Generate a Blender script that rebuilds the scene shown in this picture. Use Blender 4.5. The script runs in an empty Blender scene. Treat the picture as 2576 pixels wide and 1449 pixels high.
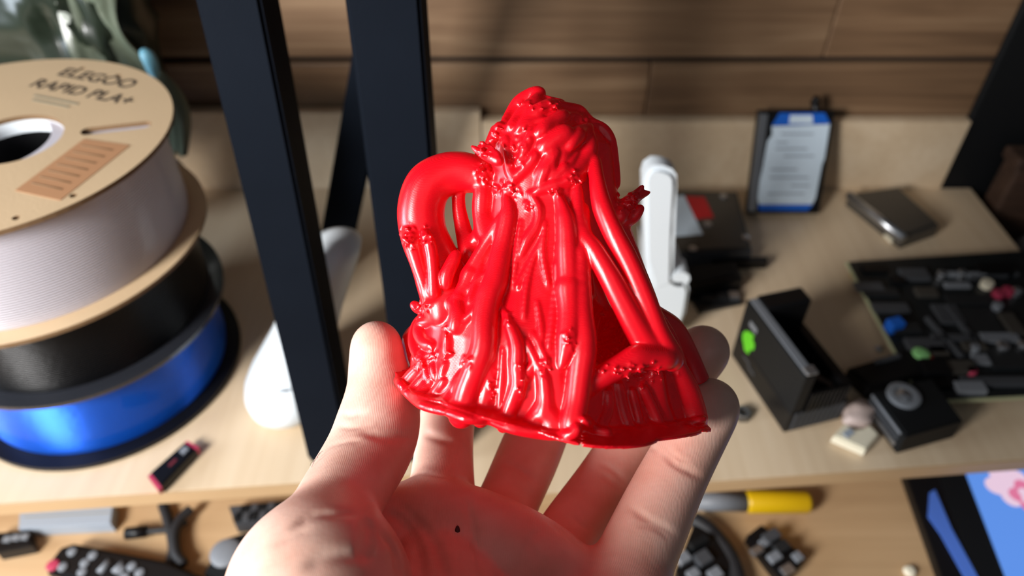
import bpy, bmesh, math, random
import numpy as np
from mathutils import Vector, Matrix

random.seed(7)
rng = np.random.default_rng(7)
SC = bpy.context.scene
COL = SC.collection

# ------------------------------------------------------------------ camera, world, lights, exposure
F_PX, W_PX, H_PX = 1850.0, 2576, 1449
PITCH = math.radians(42.5)
CAM_H = 0.442
CP, SP = math.cos(PITCH), math.sin(PITCH)

cam_d = bpy.data.cameras.new('camera')
cam = bpy.data.objects.new('camera', cam_d)
COL.objects.link(cam)
cam.location = (0, 0, CAM_H)
cam.rotation_euler = (math.pi / 2 - PITCH, 0, 0)
cam_d.sensor_width = 36
cam_d.lens = 36 * F_PX / W_PX
cam_d.clip_start = 0.01
cam_d.dof.use_dof = True
cam_d.dof.focus_distance = 0.226
cam_d.dof.aperture_fstop = 8.6
SC.camera = cam

world = bpy.data.worlds.new('world')
SC.world = world
world.use_nodes = True
world.node_tree.nodes['Background'].inputs[0].default_value = (0.80, 0.88, 1.0, 1)
world.node_tree.nodes['Background'].inputs[1].default_value = 0.045

def area(name, loc, target, sx, sy, power, col):
    l = bpy.data.lights.new(name, 'AREA')
    l.shape = 'RECTANGLE'; l.size = sx; l.size_y = sy
    l.energy = power; l.color = col
    o = bpy.data.objects.new(name, l); COL.objects.link(o)
    o.location = loc
    o.rotation_euler = (Vector(target) - Vector(loc)).to_track_quat('-Z', 'Y').to_euler()
    return o
area('window_light', (-0.60, -0.31, 0.53), (0.0, 0.33, 0.08), 0.24, 0.32, 15.5, (1.0, 0.985, 0.97))
area('side_window_light', (-1.0, 0.10, 0.28), (0.0, 0.33, 0.12), 0.30, 0.42, 8, (0.78, 0.88, 1.0))
area('fill_light', (0.15, -0.85, 1.25), (0.0, 0.35, 0.05), 0.9, 0.7, 0.8, (0.86, 0.93, 1.0))  # unseen fill added behind the camera to lift the shaded sides

SC.view_settings.view_transform = 'Standard'
SC.view_settings.look = 'None'
SC.view_settings.gamma = 1
SC.view_settings.use_curve_mapping = False
SC.view_settings.exposure = 0.0

# ------------------------------------------------------------------ measuring helpers (photo measurements -> world)
CAM0 = np.array([0, 0, CAM_H])
def ray(x, y):
    u = (x - W_PX / 2) / F_PX; v = (y - H_PX / 2) / F_PX
    return np.array([u, CP - v * SP, -SP - v * CP])
def onz(x, y, z=0.0):
    r = ray(x, y); return CAM0 + r * (z - CAM_H) / r[2]
def ony(x, y, Y):
    r = ray(x, y); return CAM0 + r * Y / r[1]
def cp(x, y, d):                      # camera-frame point (right, up, forward)
    return np.array([(x - W_PX / 2) / F_PX * d, -(y - H_PX / 2) / F_PX * d, d])
def c2w(P):
    P = np.atleast_2d(P)
    return np.c_[P[:, 0], P[:, 1] * SP + P[:, 2] * CP, CAM_H + P[:, 1] * CP - P[:, 2] * SP]

# ------------------------------------------------------------------ materials
def srgb(r, g, b):
    f = lambda c: (c / 255 / 12.92) if c / 255 <= 0.04045 else ((c / 255 + 0.055) / 1.055) ** 2.4
    return (f(r), f(g), f(b), 1)
def mat(name, col, rough=0.5, metal=0.0, coat=0.0, sss=0.0, sss_r=None, bump=0.0, bscale=200, spec=0.5, var=0.0,
        vscale=20, emit=None, estr=0, trans=0.0, alpha=1.0):
    m = bpy.data.materials.new(name); m.use_nodes = True
    nt = m.node_tree; b = nt.nodes['Principled BSDF']
    b.inputs['Base Color'].default_value = col
    b.inputs['Roughness'].default_value = rough
    b.inputs['Metallic'].default_value = metal
    b.inputs['Coat Weight'].default_value = coat
    b.inputs['Specular IOR Level'].default_value = spec
    b.inputs['Transmission Weight'].default_value = trans
    b.inputs['Alpha'].default_value = alpha
    if sss:
        b.inputs['Subsurface Weight'].default_value = sss
        b.inputs['Subsurface Radius'].default_value = sss_r or (1, .3, .2)
        b.inputs['Subsurface Scale'].default_value = 0.003
    if emit:
        b.inputs['Emission Color'].default_value = emit
        b.inputs['Emission Strength'].default_value = estr
    tc = nt.nodes.new('ShaderNodeTexCoord')
    if var:
        n = nt.nodes.new('ShaderNodeTexNoise'); n.inputs['Scale'].default_value = vscale; n.inputs['Detail'].default_value = 4
        nt.links.new(tc.outputs['Object'], n.inputs['Vector'])
        mx = nt.nodes.new('ShaderNodeMix'); mx.data_type = 'RGBA'
        mx.inputs[6].default_value = tuple(c * (1 - var) for c in col[:3]) + (1,)
        mx.inputs[7].default_value = tuple(min(1, c * (1 + var)) for c in col[:3]) + (1,)
        nt.links.new(n.outputs['Fac'], mx.inputs[0]); nt.links.new(mx.outputs[2], b.inputs['Base Color'])
    if bump:
        n = nt.nodes.new('ShaderNodeTexNoise'); n.inputs['Scale'].default_value = bscale; n.inputs['Detail'].default_value = 3
        nt.links.new(tc.outputs['Object'], n.inputs['Vector'])
        bp = nt.nodes.new('ShaderNodeBump'); bp.inputs['Strength'].default_value = bump; bp.inputs['Distance'].default_value = 0.001
        nt.links.new(n.outputs['Fac'], bp.inputs['Height']); nt.links.new(bp.outputs['Normal'], b.inputs['Normal'])
    return m

def wood(name, c0, c1, c2, axis=0, scale=1.0, rough=0.45, knots=True, rnd=0.0):
    m = bpy.data.materials.new(name); m.use_nodes = True
    nt = m.node_tree; b = nt.nodes['Principled BSDF']; L = nt.links.new
    tc = nt.nodes.new('ShaderNodeTexCoord')
    oi = nt.nodes.new('ShaderNodeObjectInfo')
    add = nt.nodes.new('ShaderNodeVectorMath'); add.operation = 'ADD'
    mul = nt.nodes.new('ShaderNodeVectorMath'); mul.operation = 'SCALE'; mul.inputs['Scale'].default_value = 7.0
    cmb = nt.nodes.new('ShaderNodeCombineXYZ')
    for i in range(3): L(oi.outputs['Random'], cmb.inputs[i])
    L(cmb.outputs[0], mul.inputs[0])
    L(tc.outputs['Object'], add.inputs[0]); L(mul.outputs[0], add.inputs[1])
    mp = nt.nodes.new('ShaderNodeMapping')
    s = [26 * scale] * 3; s[axis] = 3.2 * scale
    mp.inputs['Scale'].default_value = s
    L(add.outputs[0], mp.inputs['Vector'])
    n1 = nt.nodes.new('ShaderNodeTexNoise'); n1.inputs['Scale'].default_value = 1.0; n1.inputs['Detail'].default_value = 5
    n1.inputs['Distortion'].default_value = 1.2
    L(mp.outputs[0], n1.inputs['Vector'])
    mp2 = nt.nodes.new('ShaderNodeMapping')
    s = [260 * scale] * 3; s[axis] = 6 * scale
    mp2.inputs['Scale'].default_value = s; L(add.outputs[0], mp2.inputs['Vector'])
    n2 = nt.nodes.new('ShaderNodeTexNoise'); n2.inputs['Scale'].default_value = 1.0; n2.inputs['Detail'].default_value = 3
    L(mp2.outputs[0], n2.inputs['Vector'])
    cr = nt.nodes.new('ShaderNodeValToRGB')
    cr.color_ramp.elements[0].position = 0.30; cr.color_ramp.elements[0].color = c0
    cr.color_ramp.elements[1].position = 0.68; cr.color_ramp.elements[1].color = c2
    e = cr.color_ramp.elements.new(0.5); e.color = c1
    mixf = nt.nodes.new('ShaderNodeMix'); mixf.data_type = 'FLOAT'; mixf.inputs[0].default_value = 0.3
    L(n1.outputs['Fac'], mixf.inputs[2]); L(n2.outputs['Fac'], mixf.inputs[3])
    L(mixf.outputs[0], cr.inputs['Fac'])
    out = cr.outputs['Color']
    if rnd:
        hs = nt.nodes.new('ShaderNodeHueSaturation')
        mr = nt.nodes.new('ShaderNodeMapRange'); mr.inputs['To Min'].default_value = 1 - rnd; mr.inputs['To Max'].default_value = 1 + rnd
        L(oi.outputs['Random'], mr.inputs['Value']); L(mr.outputs[0], hs.inputs['Value']); L(out, hs.inputs['Color'])
        out = hs.outputs['Color']
    L(out, b.inputs['Base Color'])
    b.inputs['Roughness'].default_value = rough
    bp = nt.nodes.new('ShaderNodeBump'); bp.inputs['Strength'].default_value = 0.12; bp.inputs['Distance'].default_value = 0.001
    L(n2.outputs['Fac'], bp.inputs['Height']); L(bp.outputs['Normal'], b.inputs['Normal'])
    return m

M = {}
M['shelf'] = wood('light_wood', srgb(204, 178, 146), srgb(216, 192, 160), srgb(226, 204, 174), 1, 0.55, 0.42)
M['edge'] = wood('edge_wood', srgb(176, 146, 108), srgb(188, 158, 120), srgb(198, 168, 130), 0, 0.5, 0.5)
M['desk'] = wood('desk_wood', srgb(178, 144, 106), srgb(192, 158, 118), srgb(204, 170, 130), 0, 0.5, 0.5)
M['plank'] = wood('plank_wood', srgb(94, 69, 48), srgb(128, 98, 71), srgb(154, 124, 94), 0, 0.8, 0.55, rnd=0.10)
M['groove'] = mat('groove_dark', srgb(46, 34, 26), 0.8)
M['card'] = mat('cardboard', srgb(206, 178, 142), 0.7, bump=0.15, bscale=600, var=0.05, vscale=30)
M['cardedge'] = mat('cardboard_edge', srgb(120, 92, 62), 0.8)
M['black'] = mat('black_plastic', srgb(11, 11, 13), 0.42, spec=0.35)
M['matte'] = mat('matte_black', srgb(13, 15, 17), 0.6, spec=0.3)
M['steel'] = mat('black_powder_steel', srgb(16, 21, 29), 0.6, bump=0.2, bscale=1500, var=0.3, vscale=12, spec=0.04)
M['smoke'] = mat('smoky_flange', srgb(40, 42, 48), 0.25, coat=0.3)
M['white'] = mat('white_plastic', srgb(226, 234, 240), 0.35)
M['cream'] = mat('cream_plastic', srgb(232, 224, 200), 0.45)
M['silver'] = mat('brushed_silver', srgb(190, 192, 196), 0.3, metal=0.9)
M['gunmetal'] = mat('gunmetal', srgb(92, 88, 82), 0.5, metal=0.6)
M['darkgrey'] = mat('dark_grey', srgb(66, 68, 72), 0.45)
M['grey'] = mat('mid_grey', srgb(120, 124, 130), 0.5)
M['ink'] = mat('print_ink', srgb(58, 48, 40), 0.7)
M['faint'] = mat('faint_ink', srgb(150, 140, 118), 0.7)
M['kraft'] = mat('kraft_label', srgb(182, 134, 96), 0.7)
M['label'] = mat('white_label', srgb(214, 230, 243), 0.5)
M['blue'] = mat('label_blue', srgb(20, 96, 200), 0.5)
M['red'] = mat('label_red', srgb(196, 26, 34), 0.5)
M['pink'] = mat('pink_red', srgb(176, 56, 84), 0.45)
M['yellow'] = mat('yellow_handle', srgb(214, 172, 10), 0.4)
M['pcb'] = mat('pcb_black', srgb(20, 24, 26), 0.45, var=0.5, vscale=60)
M['pcbedge'] = mat('pcb_edge', srgb(176, 178, 140), 0.6)
M['chip'] = mat('chip_black', srgb(30, 32, 34), 0.5)
M['green'] = mat('logo_green', srgb(96, 200, 30), 0.5)
M['lime'] = mat('green_cap', srgb(140, 205, 130), 0.4)
M['gold'] = mat('gold_pin', srgb(200, 170, 90), 0.35, metal=0.8)
M['rubber'] = mat('cable_rubber', srgb(30, 30, 33), 0.6)
M['paper'] = mat('pale_paper', srgb(158, 168, 180), 0.7)
M['fabric'] = mat('grey_fabric', srgb(92, 92, 94), 0.85, bump=0.4, bscale=400)
M['dkwood'] = wood('dark_wood', srgb(50, 34, 26), srgb(70, 50, 38), srgb(88, 64, 50), 0, 1.0, 0.6)
M['screen'] = mat('lit_screen', srgb(20, 40, 90), 0.2, emit=srgb(98, 150, 235), estr=0.9)
M['petal'] = mat('screen_petal', srgb(60, 50, 60), 0.3, emit=srgb(246, 214, 236), estr=0.85)
M['petalpink'] = mat('screen_petal_pink', srgb(60, 30, 40), 0.3, emit=srgb(240, 130, 170), estr=0.8)
M['strip'] = mat('blue_rim', srgb(86, 128, 224), 0.25)
M['floor'] = mat('floor_grey', srgb(120, 112, 104), 0.7)

def winding(name, col, rough, coat=0.0, metal=0.0, sss=0):
    m = mat(name, col, rough, metal=metal, coat=coat, sss=sss, sss_r=(1, 1, 1))
    nt = m.node_tree; b = nt.nodes['Principled BSDF']
    tc = nt.nodes.new('ShaderNodeTexCoord')
    w = nt.nodes.new('ShaderNodeTexWave'); w.bands_direction = 'Z'; w.inputs['Scale'].default_value = 190
    w.inputs['Distortion'].default_value = 0.4; w.inputs['Detail'].default_value = 1
    nt.links.new(tc.outputs['Object'], w.inputs['Vector'])
    bp = nt.nodes.new('ShaderNodeBump'); bp.inputs['Strength'].default_value = 0.8; bp.inputs['Distance'].default_value = 0.0008
    nt.links.new(w.outputs['Fac'], bp.inputs['Height']); nt.links.new(bp.outputs['Normal'], b.inputs['Normal'])
    return m
M['fil_white'] = winding('white_filament', srgb(206, 202, 212), 0.4, coat=0.2)
M['fil_black'] = winding('black_filament', srgb(6, 6, 8), 0.3)
M['fil_black'].node_tree.nodes['Principled BSDF'].inputs['Specular IOR Level'].default_value = 0.25
M['fil_blue'] = winding('blue_silk_filament', srgb(0, 96, 226), 0.3, metal=0.55, coat=0.2)

# red translucent print plastic
def red_plastic():
    m = mat('red_print_plastic', (0.92, 0.0025, 0.014, 1), 0.30, sss=0.22, sss_r=(1.0, 0.05, 0.05), coat=0.5, spec=0.8)
    nt = m.node_tree; b = nt.nodes['Principled BSDF']; L = nt.links.new
    b.inputs['Subsurface Scale'].default_value = 0.004; b.inputs['Coat Roughness'].default_value = 0.2
    tr = nt.nodes.new('ShaderNodeBsdfTranslucent'); tr.inputs['Color'].default_value = (0.95, 0.006, 0.012, 1)
    mx = nt.nodes.new('ShaderNodeMixShader'); mx.inputs[0].default_value = 0.22
    out = nt.nodes['Material Output']
    L(b.outputs[0], mx.inputs[1]); L(tr.outputs[0], mx.inputs[2]); L(mx.outputs[0], out.inputs['Surface'])
    tc = nt.nodes.new('ShaderNodeTexCoord')
    w = nt.nodes.new('ShaderNodeTexWave'); w.bands_direction = 'Z'; w.inputs['Scale'].default_value = 1400
    w.inputs['Distortion'].default_value = 0.2
    n = nt.nodes.new('ShaderNodeTexNoise'); n.inputs['Scale'].default_value = 700; n.inputs['Detail'].default_value = 3
    L(tc.outputs['Object'], w.inputs['Vector']); L(tc.outputs['Object'], n.inputs['Vector'])
    ma = nt.nodes.new('ShaderNodeMath'); ma.operation = 'MULTIPLY_ADD'; ma.inputs[1].default_value = 0.5
    L(w.outputs['Fac'], ma.inputs[0]); L(n.outputs['Fac'], ma.inputs[2])
    bp = nt.nodes.new('ShaderNodeBump'); bp.inputs['Strength'].default_value = 0.2; bp.inputs['Distance'].default_value = 0.00025
    L(ma.outputs[0], bp.inputs['Height']); L(bp.outputs['Normal'], b.inputs['Normal'])
    return m
M['print'] = red_plastic()

def skin():
    m = mat('skin', srgb(222, 168, 148), 0.42, sss=0.14, sss_r=(1.0, 0.35, 0.2), spec=0.45)
    nt = m.node_tree; b = nt.nodes['Principled BSDF']; L = nt.links.new
    b.inputs['Subsurface Scale'].default_value = 0.003
    tc = nt.nodes.new('ShaderNodeTexCoord')
    n = nt.nodes.new('ShaderNodeTexNoise'); n.inputs['Scale'].default_value = 70; n.inputs['Detail'].default_value = 4
    L(tc.outputs['Object'], n.inputs['Vector'])
    cr = nt.nodes.new('ShaderNodeValToRGB')
    cr.color_ramp.elements[0].position = 0.3; cr.color_ramp.elements[0].color = srgb(222, 170, 150)
    cr.color_ramp.elements[1].position = 0.7; cr.color_ramp.elements[1].color = srgb(236, 198, 180)
    L(n.outputs['Fac'], cr.inputs['Fac']); L(cr.outputs['Color'], b.inputs['Base Color'])
    w = nt.nodes.new('ShaderNodeTexWave'); w.inputs['Scale'].default_value = 640; w.inputs['Distortion'].default_value = 9
    w.inputs['Detail'].default_value = 2; w.inputs['Detail Scale'].default_value = 0.25
    v = nt.nodes.new('ShaderNodeTexVoronoi'); v.inputs['Scale'].default_value = 900
    n2 = nt.nodes.new('ShaderNodeTexNoise'); n2.inputs['Scale'].default_value = 300; n2.inputs['Detail'].default_value = 4
    for q in (w, v, n2): L(tc.outputs['Object'], q.inputs['Vector'])
    a1 = nt.nodes.new('ShaderNodeMath'); a1.operation = 'MULTIPLY_ADD'; a1.inputs[1].default_value = 0.5
    L(w.outputs['Fac'], a1.inputs[0]); L(n2.outputs['Fac'], a1.inputs[2])
    a2 = nt.nodes.new('ShaderNodeMath'); a2.operation = 'MULTIPLY_ADD'; a2.inputs[1].default_value = 0.5
    L(v.outputs['Distance'], a2.inputs[0]); L(a1.outputs[0], a2.inputs[2])
    bp = nt.nodes.new('ShaderNodeBump'); bp.inputs['Strength'].default_value = 0.14; bp.inputs['Distance'].default_value = 0.0003
    L(a2.outputs[0], bp.inputs['Height']); L(bp.outputs['Normal'], b.inputs['Normal'])
    return m
M['skin'] = skin()
M['nail'] = mat('nail', srgb(232, 206, 200), 0.2, coat=0.4)
M['mole'] = mat('dark_spot', srgb(78, 32, 30), 0.6)
M['hair'] = mat('hair', srgb(30, 22, 20), 0.5)

def bagmat():
    m = mat('green_plastic_film', srgb(38, 46, 36), 0.3, coat=0.15, bump=0.2, bscale=25, var=0.35, vscale=8, spec=0.35)
    return m
M['bag'] = bagmat()
M['bagpale'] = mat('pale_film', srgb(98, 106, 90), 0.3, coat=0.2, bump=0.3, bscale=60)
M['cyan'] = mat('cyan_print', srgb(118, 176, 196), 0.4)

# ------------------------------------------------------------------ object helpers
def link(name, me, m, parent=None, smooth=False, loc=None, rot=None):
    o = bpy.data.objects.new(name, me); COL.objects.link(o)
    if m is not None and len(me.materials) == 0: me.materials.append(m)
    if smooth: me.polygons.foreach_set('use_smooth', [True] * len(me.polygons))
    if parent: o.parent = parent
    if loc is not None: o.location = loc
    if rot is not None: o.rotation_euler = rot
    return o
def tag(o, label, cat, group=None):
    o['label'] = label; o['category'] = cat
    if group: o['group'] = group
    return o
def thing(name, label, cat, loc=(0, 0, 0), rz=0, group=None):
    o = bpy.data.objects.new(name, None); COL.objects.link(o)
    o.location = loc; o.rotation_euler = (0, 0, rz); o.empty_display_size = 0.02
    return tag(o, label, cat, group)
def b2o(name, bm, m, parent=None, smooth=False, loc=None, rot=None):
    me = bpy.data.meshes.new(name); bmesh.ops.recalc_face_normals(bm, faces=bm.faces[:]); bm.to_mesh(me); bm.free()
    return link(name, me, m, parent, smooth, loc, rot)
def a_box(bm, c, s, rz=0, bev=0.0, mtx=None, seg=2):
    r = bmesh.ops.create_cube(bm, size=1)
    vs = r['verts']
    for v in vs: v.co = Vector((v.co.x * s[0], v.co.y * s[1], v.co.z * s[2]))
    if bev:
        es = list({e for v in vs for e in v.link_edges})
        rr = bmesh.ops.bevel(bm, geom=es, offset=bev, segments=seg, affect='EDGES', profile=0.5)
        vs = list({v for f in rr['faces'] for v in f.verts} | {v for v in vs if v.is_valid})
    T = Matrix.Translation(c) @ Matrix.Rotation(rz, 4, 'Z')
    if mtx is not None: T = mtx @ T
    bmesh.ops.transform(bm, matrix=T, verts=vs)
def box(name, c, s, m, parent=None, bev=0.0, rz=0, mtx=None, rot=None):
    bm = bmesh.new(); a_box(bm, (0, 0, 0), s, 0, bev, mtx)
    o = b2o(name, bm, m, parent, loc=c)
    o.rotation_euler = rot if rot is not None else (0, 0, rz)
    return o
def a_lathe(bm, prof, n=48, c=(0, 0, 0), close=True):
    rings = []
    for r, z in prof:
        rings.append([bm.verts.new((c[0] + r * math.cos(2 * math.pi * i / n), c[1] + r * math.sin(2 * math.pi * i / n), c[2] + z)) for i in range(n)])
    for a, b in zip(rings, rings[1:]):
        for i in range(n):
            bm.faces.new((a[i], a[(i + 1) % n], b[(i + 1) % n], b[i]))
    if close:
        bm.faces.new(rings[0][::-1]); bm.faces.new(rings[-1])
    else:
        a, b = rings[-1], rings[0]
        for i in range(n): bm.faces.new((a[i], a[(i + 1) % n], b[(i + 1) % n], b[i]))
def lathe(name, prof, m, parent=None, n=48, loc=(0, 0, 0), close=True, smooth=True, rot=None):
    bm = bmesh.new(); a_lathe(bm, prof, n, close=close)
    o = b2o(name, bm, m, parent, smooth, loc, rot)
    if smooth: sharpen(o.data)
    return o
def sharpen(me, ang=35):
    me.set_sharp_from_angle(angle=math.radians(ang))
def spline(pts, k=8):
    P = np.array(pts, float)
    if len(P) < 3:
        t = np.linspace(0, 1, k + 1)[:, None]; return P[0] * (1 - t) + P[1] * t
    Q = np.vstack([2 * P[0] - P[1], P, 2 * P[-1] - P[-2]]); out = []
    for i in range(1, len(Q) - 2):
        for t in np.linspace(0, 1, k, endpoint=False):
            a, b, c, d = Q[i - 1], Q[i], Q[i + 1], Q[i + 2]
            out.append(.5 * ((2 * b) + (c - a) * t + (2 * a - 5 * b + 4 * c - d) * t * t + (3 * b - a - 3 * c + d) * t ** 3))
    out.append(Q[-2]); return np.array(out)
def a_tube(bm, pts, rad, n=8):
    P = [Vector(p) for p in pts]
    R = rad if hasattr(rad, '__len__') else [rad] * len(P)
    prev = None; rings = []
    for i, p in enumerate(P):
        t = (P[min(i + 1, len(P) - 1)] - P[max(i - 1, 0)]).normalized()
        if prev is None:
            u = t.cross(Vector((0, 0, 1)))
            if u.length < 1e-3: u = t.cross(Vector((1, 0, 0)))
        else: u = prev - t * prev.dot(t)
        u.normalize(); w = t.cross(u); prev = u
        rings.append([bm.verts.new(p + (u * math.cos(2 * math.pi * j / n) + w * math.sin(2 * math.pi * j / n)) * R[i]) for j in range(n)])
    for a, b in zip(rings, rings[1:]):
        for j in range(n): bm.faces.new((a[j], a[(j + 1) % n], b[(j + 1) % n], b[j]))
    bm.faces.new(rings[0][::-1]); bm.faces.new(rings[-1])
def tube(name, pts, rad, m, parent=None, n=10, loc=None):
    bm = bmesh.new(); a_tube(bm, pts, rad, n)
    return b2o(name, bm, m, parent, True, loc)
def a_prism(bm, poly, z0, z1, bev=0.0):
    vs = [bm.verts.new((p[0], p[1], z0)) for p in poly]
    f = bm.faces.new(vs)
    r = bmesh.ops.extrude_face_region(bm, geom=[f])
    nv = [g for g in r['geom'] if isinstance(g, bmesh.types.BMVert)]
    for v in nv: v.co.z = z1
    if bev:
        es = [e for e in bm.edges if all(v in nv for v in e.verts)]
        bmesh.ops.bevel(bm, geom=es, offset=bev, segments=2, affect='EDGES')
def prism(name, poly, z0, z1, m, parent=None, bev=0.0, loc=None):
    bm = bmesh.new(); a_prism(bm, poly, z0, z1, bev)
    return b2o(name, bm, m, parent, False, loc)
def rel(poly, o): return [(p[0] - o[0], p[1] - o[1]) for p in poly]
def pz(pts, z, o): return [tuple((onz(x, y, z) - np.array([o[0], o[1], 0]))[:2]) for x, y in pts]
def struct(name, bm_or_o):
    bm_or_o['kind'] = 'structure'; return bm_or_o

# ------------------------------------------------------------------ signed-distance sculpting (numpy) for the print and the hand
class Field:
    def __init__(s, lo, hi, h):
        s.h = h; s.lo = np.array(lo, float)
        s.n = np.ceil((np.array(hi) - s.lo) / h).astype(int) + 1
        s.F = np.full(s.n, 0.02, np.float32)
        s.ax = [(s.lo[i] + np.arange(s.n[i]) * h).astype(np.float32) for i in range(3)]
    def win(s, a, b):
        i0 = np.clip(np.floor((np.minimum(a, b) - s.lo) / s.h).astype(int), 0, s.n)
        i1 = np.clip(np.ceil((np.maximum(a, b) - s.lo) / s.h).astype(int) + 1, 0, s.n)
        return tuple(slice(i0[k], i1[k]) for k in range(3))
    def grid(s, w):
        return s.ax[0][w[0]][:, None, None], s.ax[1][w[1]][None, :, None], s.ax[2][w[2]][None, None, :]
    def cone_d(s, w, a, b, ra, rb):
        X, Y, Z = s.grid(w)
        ab = b - a; L2 = float(ab @ ab) + 1e-12
        t = np.clip(((X - a[0]) * ab[0] + (Y - a[1]) * ab[1] + (Z - a[2]) * ab[2]) / L2, 0, 1)
        return np.sqrt((X - a[0] - t * ab[0]) ** 2 + (Y - a[1] - t * ab[1]) ** 2 + (Z - a[2] - t * ab[2]) ** 2) - (ra + (rb - ra) * t)
    def add(s, pts, rad, k=0.0, pad=0.004, carve=False):
        for a, b, ra, rb in zip(pts[:-1], pts[1:], rad[:-1], rad[1:]):
            q = max(ra, rb) + pad + k
            w = s.win(np.minimum(a, b) - q, np.maximum(a, b) + q)
            if any(x.stop <= x.start for x in w): continue
            d = s.cone_d(w, a, b, ra, rb)
            s.comb(w, d, k, carve)
    def comb(s, w, d, k=0.0, carve=False):
        F = s.F[w]
        if carve:
            d = -d
            if k: hh = np.maximum(k - np.abs(F - d), 0) / k; s.F[w] = np.maximum(F, d) + hh * hh * k / 4
            else: s.F[w] = np.maximum(F, d)
        else:
            if k: hh = np.maximum(k - np.abs(F - d), 0) / k; s.F[w] = np.minimum(F, d) - hh * hh * k / 4
            else: s.F[w] = np.minimum(F, d)
    def groove(s, pts, amp, wd):
        for a, b in zip(pts[:-1], pts[1:]):
            q = wd * 3
            w = s.win(np.minimum(a, b) - q, np.maximum(a, b) + q)
            if any(x.stop <= x.start for x in w): continue
            d = s.cone_d(w, a, b, 0, 0)
            s.F[w] = np.maximum(s.F[w], s.F[w] + 0) if amp == 0 else s.F[w]
            s.G[w] = np.maximum(s.G[w], abs(amp) * np.exp(-(d / wd) ** 2)) if amp > 0 else np.minimum(s.G[w], amp * np.exp(-(d / wd) ** 2))
    def sample(s, P):
        q = (np.asarray(P) - s.lo) / s.h
        q = np.clip(q, 0, s.n - 1.001); i = q.astype(int); f = q - i
        v = 0
        for dx in (0, 1):
            for dy in (0, 1):
                for dz in (0, 1):
                    wgt = (f[:, 0] if dx else 1 - f[:, 0]) * (f[:, 1] if dy else 1 - f[:, 1]) * (f[:, 2] if dz else 1 - f[:, 2])
                    v = v + wgt * s.F[i[:, 0] + dx, i[:, 1] + dy, i[:, 2] + dz]
        return v
    def hit(s, x, y, d0=None, d1=None):
        d0 = d0 or s.lo[2]; d1 = d1 or s.lo[2] + s.n[2] * s.h
        ds = np.arange(d0, d1, s.h * 0.5)
        P = np.c_[(x - W_PX / 2) / F_PX * ds, -(y - H_PX / 2) / F_PX * ds, ds]
        v = s.sample(P); k = np.nonzero(v < 0)[0]
        return ds[k[0]] if len(k) else None
    def mesh(s, name, smooth=2):
        F = s.F; S = F < 0
        A = S[:-1, :-1, :-1]
        allin = A.copy(); anyin = A.copy()
        for dx in (0, 1):
            for dy in (0, 1):
                for dz in (0, 1):
                    c = S[dx:dx + F.shape[0] - 1, dy:dy + F.shape[1] - 1, dz:dz + F.shape[2] - 1]
                    allin &= c; anyin |= c
        act = anyin & ~allin
        I = np.argwhere(act); n = len(I)
        idx = np.full(act.shape, -1, np.int32); idx[tuple(I.T)] = np.arange(n)
        acc = np.zeros((n, 3)); cnt = np.zeros(n)
        cs = [(a, b, c) for a in (0, 1) for b in (0, 1) for c in (0, 1)]
        val = {c: F[I[:, 0] + c[0], I[:, 1] + c[1], I[:, 2] + c[2]] for c in cs}
        for c in cs:
            for ax in range(3):
                if c[ax]: continue
                e = list(c); e[ax] = 1; e = tuple(e)
                a, b = val[c], val[e]
                m = (a < 0) != (b < 0)
                t = np.where(m, a / np.where(m, a - b, 1), 0)
                p = np.tile(np.array(c, float), (n, 1)); p[:, ax] += t
                acc[m] += p[m]; cnt[m] += 1
        V = s.lo + (I + acc / cnt[:, None]) * s.h
        quads = []
        for ax in range(3):
            o1, o2 = [(1, 2), (2, 0), (0, 1)][ax]
            sl0 = [slice(1, -1)] * 3; sl1 = [slice(1, -1)] * 3
            sl0[ax] = slice(0, -1); sl1[ax] = slice(1, None)
            a = S[tuple(sl0)]; b = S[tuple(sl1)]
            E = np.argwhere(a != b)
            if not len(E): continue
            fl = a[tuple(E.T)]
            B = E + 1; B[:, ax] -= 1
            u1 = np.zeros(3, int); u1[o1] = 1; u2 = np.zeros(3, int); u2[o2] = 1
            g = lambda Q: idx[tuple(Q.T)]
            q = np.c_[g(B - u1 - u2), g(B - u2), g(B), g(B - u1)]
            q[~fl] = q[~fl][:, ::-1]
            quads.append(q)
        Q = np.vstack(quads); Q = Q[(Q >= 0).all(1)]
        for _ in range(smooth):
            acc = np.zeros_like(V); c = np.zeros(n)
            for i in range(4):
                j = Q[:, i]; k = Q[:, (i + 1) % 4]
                for ax in range(3):
                    acc[:, ax] += np.bincount(j, V[k, ax], n) + np.bincount(k, V[j, ax], n)
                c += np.bincount(j, minlength=n) + np.bincount(k, minlength=n)
            V = V + 0.5 * (acc / np.maximum(c, 1)[:, None] - V)
        Wd = c2w(V)
        me = bpy.data.meshes.new(name)
        me.vertices.add(n); me.vertices.foreach_set('co', Wd.astype(np.float32).ravel())
        me.loops.add(len(Q) * 4); me.loops.foreach_set('vertex_index', Q.astype(np.int32).ravel())
        me.polygons.add(len(Q)); me.polygons.foreach_set('loop_start', np.arange(0, len(Q) * 4, 4, dtype=np.int32))
        me.polygons.foreach_set('use_smooth', np.ones(len(Q), bool))
        me.update(calc_edges=True); me.validate()
        return me
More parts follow.
